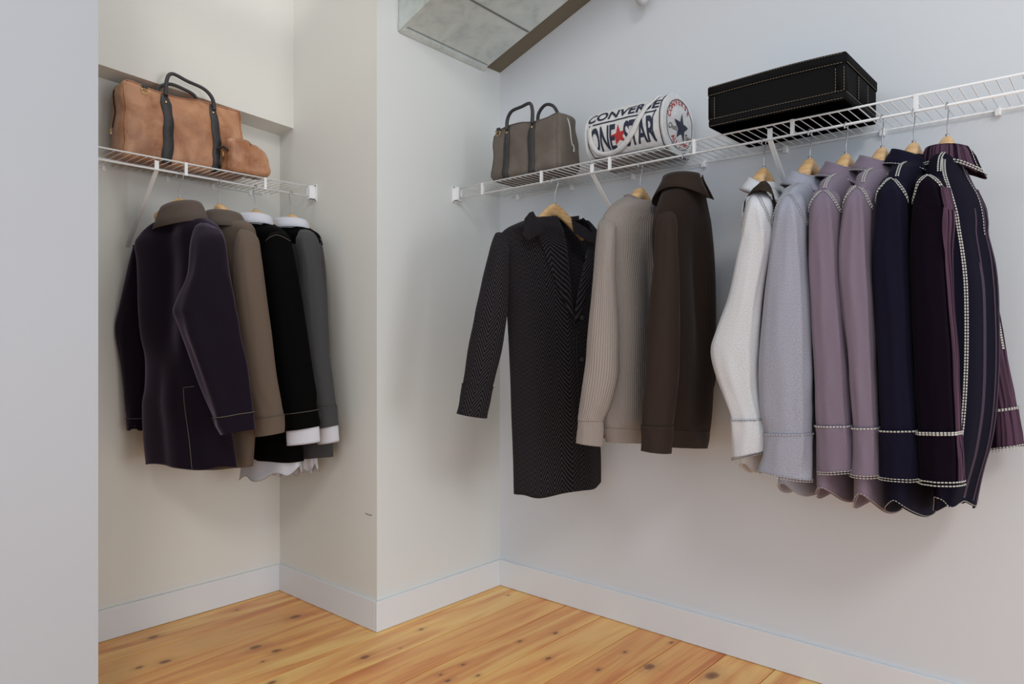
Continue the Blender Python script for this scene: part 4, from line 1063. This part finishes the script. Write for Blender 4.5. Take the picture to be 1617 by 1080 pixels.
M['canvas'] = leather('grey_brown_canvas', rgb(112, 102, 94), rgb(98, 88, 80), .8)
M['zip_white'] = plain('pale_zip', rgb(205, 203, 196), .5)
# brown leather duffel, niche shelf
hx, hz = .247, .156
duffel('duffel_bag', 'large tan leather duffel bag with charcoal straps on the niche shelf', (1.312, 3.005, ZD), 0, hx, .072, hz, M['tan'], (-.088, .112), 2.2,
       (-1, -.0, .0, .13, .28), (-.165, .288), .008,
       handles=[([(-.088, -.072, .282), (-.084, -.070, .345), (-.062, -.068, .378), (0, -.066, .366), (.070, -.066, .352), (.104, -.070, .320), (.112, -.072, .272)], 0),
                ([(-.105, -.028, .290), (-.098, -.030, .322), (-.055, -.034, .346), (.0, -.034, .340), (.045, -.032, .325), (.060, -.028, .290)], 1)], topsag=.014)
# small pouch in front of it
def pouch():
    t = thing('pouch', 'small tan leather pouch with black pull cord in front of the duffel', 'bag', (1.530, 2.868, ZD), 0, local=True)
    hx, hy, hz = .092, .052, .070
    def dfm(p):
        fx, fy, fz = p.x / hx, p.y / hy, (p.z - hz) / hz; q = p.copy()
        q.z -= .030 * sm(.35, 1, fx) * max(0, fz); q.x -= .012 * max(0, fz) * (fx > 0)
        q.y += (math.copysign(.006 * (1 - fx * fx) * (1 - fz * fz), fy) if abs(fy) > .3 else 0)
        k = min(1, p.z / .03); q += noise.noise_vector(V((p.x * 22, p.y * 22, p.z * 22 + 8))) * .008 * k + noise.noise_vector(V((p.x * 9 + 4, p.y * 9, p.z * 9))) * .008 * k
        return q
    obj('body', *rbox(hx, hy, hz, .024, 22, dfm), M['tan'], t)
    pp = [dfm(V((-hx + .006, -hy + .004, .02 + .1 * i / 14))) + V((-.001, -.001, 0)) for i in range(15)]
    obj('piping', *tube(pp, .0022, 6), M['tan'], t)
    e = lambda y, z, o=.004: dfm(V((-hx, y, z))) + V((-o, 0, 0))
    obj('grab_tab', *ribbon(spline([e(-.040, .088), e(-.02, .098, .012), e(.01, .102, .014), e(.04, .096, .012), e(.052, .080)], 4), [V((-1, 0, 0))] * 17, .011, .0018), M['strap'], t)
    obj('cord', *tube(spline([e(.040, .094, .010), e(.044, .070, .012), e(.046, .035, .012), e(.040, .004, .010)], 5), .0035, 8), M['strap'], t)
    obj('zipper_pull', *ribbon([e(-.002, .088, .010), e(-.002, .075, .010), e(0, .064, .010)], [V((-1, 0, 0))] * 3, .006, .0015), M['brass'], t)
    obj('cord', *tube([e(-.002, .066, .011), e(.008, .040, .011), e(.012, .022, .010)], .0025, 6), M['strap'], t)
pouch()
hx, hz = .189, .124
duffel('duffel_bag', 'grey-brown canvas duffel bag with charcoal straps near the corner on the right shelf', (2.392, 1.971, ZD), -PI / 2, hx, .078, hz, M['canvas'], (-.092, .052), 6.1,
       (1, -.015, .012, .11, .222), (-.150, .226), .007, zipm=M['zip_white'],
       handles=[([(-.092, -.078, .218), (-.088, -.078, .262), (-.060, -.082, .290), (0, -.086, .296), (.045, -.086, .300), (.055, -.080, .270), (.052, -.078, .215)], 0),
                ([(-.02, .050, .245), (-.018, .050, .300), (.025, .044, .330), (.070, .046, .315), (.100, .050, .262), (.104, .052, .240)], 1)], topsag=.012)

# printed barrel bag
def text_geo(body, size, xs=1.0, bold=0.0, shear=0.0, spacing=1.0, maxedge=.008):
    cu = bpy.data.curves.new('t', 'FONT'); cu.body = body; cu.size = size; cu.offset = bold; cu.shear = shear; cu.space_character = spacing
    cu.align_x = 'CENTER'; cu.resolution_u = 4
    o = bpy.data.objects.new('t', cu); col.objects.link(o); dg = bpy.context.evaluated_depsgraph_get(); me = bpy.data.meshes.new_from_object(o.evaluated_get(dg))
    bm = bmesh.new(); bm.from_mesh(me); bmesh.ops.triangulate(bm, faces=bm.faces[:])
    for _ in range(5):
        le = [e for e in bm.edges if e.calc_length() > maxedge]
        if not le: break
        bmesh.ops.subdivide_edges(bm, edges=le, cuts=1); bmesh.ops.triangulate(bm, faces=[f for f in bm.faces if len(f.verts) > 3])
    vs = [V((v.co.x * xs, v.co.y, 0)) for v in bm.verts]; fs = [[v.index for v in f.verts] for f in bm.faces]; bm.free()
    bpy.data.objects.remove(o); return vs, fs
def star_geo(r, r2=.42, rot=0.0):
    vs = [V((0, 0, 0))]
    for k in range(10):
        a = PI / 2 + k * PI / 5 + rot; q = r if k % 2 == 0 else r * r2; vs.append(V((q * math.cos(a), q * math.sin(a), 0)))
    fs = [[0, 1 + k, 1 + (k + 1) % 10] for k in range(10)]
    bm = bmesh.new(); [bm.verts.new(v) for v in vs]; bm.verts.ensure_lookup_table(); [bm.faces.new([bm.verts[i] for i in f]) for f in fs]
    for _ in range(4):
        le = [e for e in bm.edges if e.calc_length() > .008]
        if le: bmesh.ops.subdivide_edges(bm, edges=le, cuts=1); bmesh.ops.triangulate(bm, faces=[f for f in bm.faces if len(f.verts) > 3])
    bm.verts.index_update(); r_ = ([v.co.copy() for v in bm.verts], [[v.index for v in f.verts] for f in bm.faces]); bm.free(); return r_
def strip_geo(pts, w_, step=.006):
    out = [V(pts[0])]
    for a, b in zip(pts[:-1], pts[1:]):
        a, b = V(a), V(b); n = max(1, int((b - a).length / step))
        for i in range(n): out.append(a.lerp(b, (i + 1) / n))
    vs = []; fs = []
    for i, p in enumerate(out):
        t = (out[min(i + 1, len(out) - 1)] - out[max(0, i - 1)]).normalized(); s_ = V((-t.y, t.x, 0)) * w_ / 2; vs += [p - s_, p + s_]
    for i in range(len(out) - 1): fs.append([2 * i, 2 * i + 1, 2 * i + 3, 2 * i + 2])
    return vs, fs
M['bagwhite'] = cloth('white_printed_canvas', rgb(222, 222, 222), 'crinkle', rgb(205, 205, 206), bump=.25, sheen=0)
M['bagbottom'] = plain('grey_bag_base', rgb(150, 148, 148), .8)
M['ink'] = plain('navy_ink', rgb(34, 39, 62), .6); M['inkred'] = plain('red_ink', rgb(178, 44, 46), .6)
def barrel():
    t = thing('barrel_bag', 'white printed canvas barrel bag with navy lettering and red star on the right shelf', 'bag', (2.440, 1.478, ZD), -PI / 2, local=True)
    hl, ry, rz = .178, .122, .112
    def sf(x, a, off=0.0):      # a: 0 front, pi/2 top
        e = min(1, max(0, (abs(x) - hl + .05) / .05)); k = 1 - .10 * e * e if x < 0 else 1 - .02 * e * e
        ex = .86; c, s_ = sg(math.cos(a), ex), sg(math.sin(a), ex)
        w_ = .0030 * noise.noise(V((x * 16, c * 2.2, s_ * 2.2))) + .0018 * noise.noise(V((x * 40, c * 5, s_ * 5)))
        y = -(ry * k + w_ + off) * c; z = rz + (rz * k + w_ + off) * s_
        z = max(z, .002 - off * .3) if s_ < 0 else z
        return V((x, y, z))
    vs = []; fs = []; nx, na = 56, 72; uv = []
    for i in range(nx + 1):
        x = -hl + 2 * hl * i / nx
        for k in range(na): vs.append(sf(x, 2 * PI * k / na)); uv.append((x, k * .0095))
    for i in range(nx):
        for k in range(na): fs.append([i * na + k, i * na + (k + 1) % na, i * na + na + (k + 1) % na, i * na + na + k])
    obj('body', vs, fs, M['bagwhite'], t, True, uv)
    def disc(x0, sgn, bulge):
        vs = []; fs = []; nr = 14
        for j in range(nr + 1):
            f = 1 - j / nr
            for k in range(na):
                p = sf(x0, 2 * PI * k / na); c = V((x0, 0, rz)); q = c.lerp(p, f)
                q.x = x0 + sgn * bulge * (1 - f * f) + sgn * .004 * noise.noise(V((q.y * 25, q.z * 25, 2)))* (1 - f ** 6); vs.append(q)
        for j in range(nr):
            for k in range(na): fs.append([j * na + k, j * na + (k + 1) % na, j * na + na + (k + 1) % na, j * na + na + k])
        return vs, fs
    cap_fn = lambda u, v_, off=.0012: V((hl + .008 * (1 - min(1, (u * u + v_ * v_) / .0125)) + .004 * noise.noise(V((u * 25, (rz + v_) * 25, 2))) + off + .001, u, rz + v_))
    v, f = disc(hl, 1, .008); e = obj('end_panel', v, f, M['bagwhite'], t, True, [(q.y, q.z) for q in v])
    v, f = disc(-hl, -1, .02); obj('end_panel', v, f, M['bagwhite'], t, True, [(q.y, q.z) for q in v])
    for x0, rr_ in ((hl - .004, .0035), (hl - .014, .002), (-hl + .004, .0035)):
        obj('piping', *tube([sf(x0, 2 * PI * k / 72, .001) for k in range(72)], rr_, 8, closed=True), M['ink'] if rr_ < .003 else M['bagwhite'], t)
    # print on the front: x along, s = arc height measured on the surface
    RA = .120; wrap = lambda x, s_, off=.0012: sf(x, s_ / RA, off)
    def pr(geo, x0, s0, m, nm, k=1.0):
        obj(nm, [wrap(x0 + v.x, s0 + v.y + v.x * 0) for v in geo[0]], geo[1], m, t, label=None)
    pr(text_geo('CONVERSE', .056, 1.12, .0019, .12, 1.06), -.006, .044, M['ink'], 'lettering')
    pr(strip_geo([(-.135, .030, 0), (.150, .030, 0)], .0060), 0, 0, M['ink'], 'printed_line')
    pr(text_geo('ONE', .128, .46, .0029, 0, .95), -.088, -.074, M['ink'], 'lettering')
    pr(text_geo('STAR', .128, .46, .0029, 0, .95), .075, -.074, M['ink'], 'lettering')
    pr(star_geo(.038, .42, .12), -.012, -.026, M['inkred'], 'printed_star')
    pr(strip_geo([(.148, .036, 0), (.136, .010, 0), (.134, -.03, 0), (.140, -.082, 0)], .0050), 0, 0, M['ink'], 'printed_line')
    pr(strip_geo([(-.150, .034, 0), (-.160, .0, 0), (-.158, -.05, 0), (-.146, -.100, 0), (-.12, -.104, 0)], .0050), 0, 0, M['ink'], 'printed_line')
    pr(strip_geo([(-.146, -.104, 0), (.12, -.104, 0)], .0022), 0, 0, M['ink'], 'printed_line')
    # loose carrying strap lying diagonally over the front
    path = [(-.150, .02), (-.140, -.035), (-.115, -.078), (-.07, -.092), (-.02, -.080), (.03, -.045), (.07, .0), (.10, .045), (.125, .085), (.135, .13)]
    sp = spline([V((x, s_, 0)) for x, s_ in path], 8); vs = []; fs = []
    for i, p in enumerate(sp):
        tt = (sp[min(i + 1, len(sp) - 1)] - sp[max(0, i - 1)]).normalized(); sd = V((-tt.y, tt.x, 0))
        for k in range(5):
            q = p + sd * (.011 * (k - 2) / 2); vs.append(wrap(q.x, q.y, .006 - .0012 * abs(k - 2)))
    for i in range(len(sp) - 1):
        for k in range(4): a = i * 5 + k; fs.append([a, a + 1, a + 6, a + 5])
    obj('carry_strap', vs, fs, M['bagwhite'], t, True, [(v.x, v.z) for v in vs], None, .002)
    # end panel print
    g = star_geo(.058, .40, -.12); obj('printed_star', [cap_fn(v.x + .004, v.y - .012) for v in g[0]], g[1], M['ink'], e)
    def arc(word, r, a0, da, size, m, flip=1):
        for i, ch in enumerate(word):
            g = text_geo(ch, size, 1, .0006); a = a0 - da * i * flip
            R = Matrix.Rotation(a - PI / 2 if flip > 0 else a + PI / 2, 2)
            o_ = []
            for v in g[0]:
                p2 = R @ V((v.x, v.y)).to_2d() if False else R @ V((v.x, v.y, 0)).to_2d()
                o_.append(cap_fn(p2.x + r * math.cos(a), p2.y + r * math.sin(a)))
            obj('lettering', o_, g[1], m, e)
    arc('CONVERSE', .074, 2.85, .30, .030, M['inkred'])
    arc('ALL STAR', .088, -2.35, .20, .026, M['inkred'], -1)
    for wd, u, vv in (('Chuck', -.060, -.028), ('Taylor', .062, -.050)):
        g = text_geo(wd, .030, .8, .0002, .4); obj('lettering', [cap_fn(v.x + u, v.y + vv) for v in g[0]], g[1], M['edge_dark'], e)
    vs, fs = tube([cap_fn(.100 * math.cos(a), .094 * math.sin(a)) for a in [2 * PI * i / 60 for i in range(60)]], .0012, 6, closed=True)
    obj('printed_ring', vs, fs, M['ink'], e)
    # grey flat base under the barrel
    v, f = box((-hl + .01, -.098, .0004), (hl - .006, .098, .004), .0015); obj('base_panel', v, f, M['bagbottom'], t, smooth=False)
barrel()

# black denim storage box
M['denim'] = cloth('black_denim', rgb(32, 32, 33), 'twill', rgb(10, 10, 11), bump=.5, sheen=.0)
M['tan_thread'] = plain('tan_thread', rgb(140, 128, 110), .8)
def denim_box():
    t = thing('storage_box', 'black denim storage box with tan stitching on the right shelf', 'box', (2.364, .848, ZD), -PI / 2, local=True)
    hx, hy, h = .214, .163, .138
    def sag(v):
        q = V(v); q.z += .004 * math.sin(q.x * 9 + 1) * (q.z / h); q.y += .003 * math.sin(q.x * 12) * math.sin(PI * q.z / h); return q
    def part(nm, lo, hi, bev=.003):
        bm = bmesh.new(); bmesh.ops.create_cube(bm, size=1)
        for v in bm.verts: v.co = V([(lo[i] + hi[i]) / 2 + v.co[i] * (hi[i] - lo[i]) for i in range(3)])
        bmesh.ops.bevel(bm, geom=bm.edges[:], offset=bev, segments=2, affect='EDGES')
        le = [e for e in bm.edges if e.calc_length() > .08]; bmesh.ops.subdivide_edges(bm, edges=le, cuts=10, use_grid_fill=True)
        bm.verts.index_update(); vs = [sag(v.co) for v in bm.verts]; fs = [[v.index for v in f.verts] for f in bm.faces]; bm.free()
        return obj(nm, vs, fs, M['denim'], t, True, [(v.x + v.y, v.z + v.y * .3) for v in vs])
    part('body', (-hx, -hy, 0), (hx, hy, h - .004))
    part('lid', (-hx - .003, -hy - .004, h - .034), (hx + .003, hy + .004, h))
    part('base_band', (-hx - .001, -hy - .0022, .0), (hx + .001, hy + .0022, .024))
    pn = part('corner_panel', (hx - .030, -hy - .0022, .024), (hx + .0015, -hy + .03, h - .034), .002)
    part('corner_panel', (-hx - .0015, -hy - .0022, .024), (-hx + .024, -hy + .03, h - .034), .002)
    part('end_panel', (hx - .01, -.055, .024), (hx + .0035, .055, h - .036), .002)
    def st(a, b, n, nm='stitching', rows=(0,)):
        a, b = V(a), V(b); pp = [sag(a.lerp(b, i / 30)) for i in range(31)]
        obj(nm, *dashes(pp, [V(n)] * 31, rows, .006, .003, .0013, .0007), M['tan_thread'], t, stuff=True)
    y = -hy - .0046; n = (0, -1, 0)
    st((-hx, y, h - .031), (hx, y, h - .031), n); st((-hx, y, h - .004), (hx, y, h - .004), n)
    y = -hy - .0028
    st((-hx, y, .026), (hx, y, .026), n); st((-hx, y, .004), (hx, y, .004), n)
    st((hx - .028, y, .026), (hx - .028, y, h - .036), n); st((hx - .004, y, .026), (hx - .004, y, h - .036), n); st((-hx + .022, y, .026), (-hx + .022, y, h - .036), n)
    x = hx + .0038; n = (1, 0, 0)
    st((x, -hy, h - .031), (x, hy, h - .031), n); st((hx + .0016, -hy, .022), (hx + .0016, hy, .022), n)
    st((x + .0006, -.05, .026), (x + .0006, -.05, h - .038), n); st((x + .0006, .05, .026), (x + .0006, .05, h - .038), n)
denim_box()

for o in col.objects:
    if '_local' in o: del o['_local']
    if o.name.startswith('hanger'): o['group'] = 'wooden hangers on the right wall shelf' if o.location.x > 1.9 else 'wooden hangers on the niche shelf'
    if o.name.startswith('shirt') and o.parent is None: o['group'] = 'shirts hanging side by side on the right wall shelf'
    if o.name.startswith('wire_shelf'): o['group'] = 'white wire closet shelves'
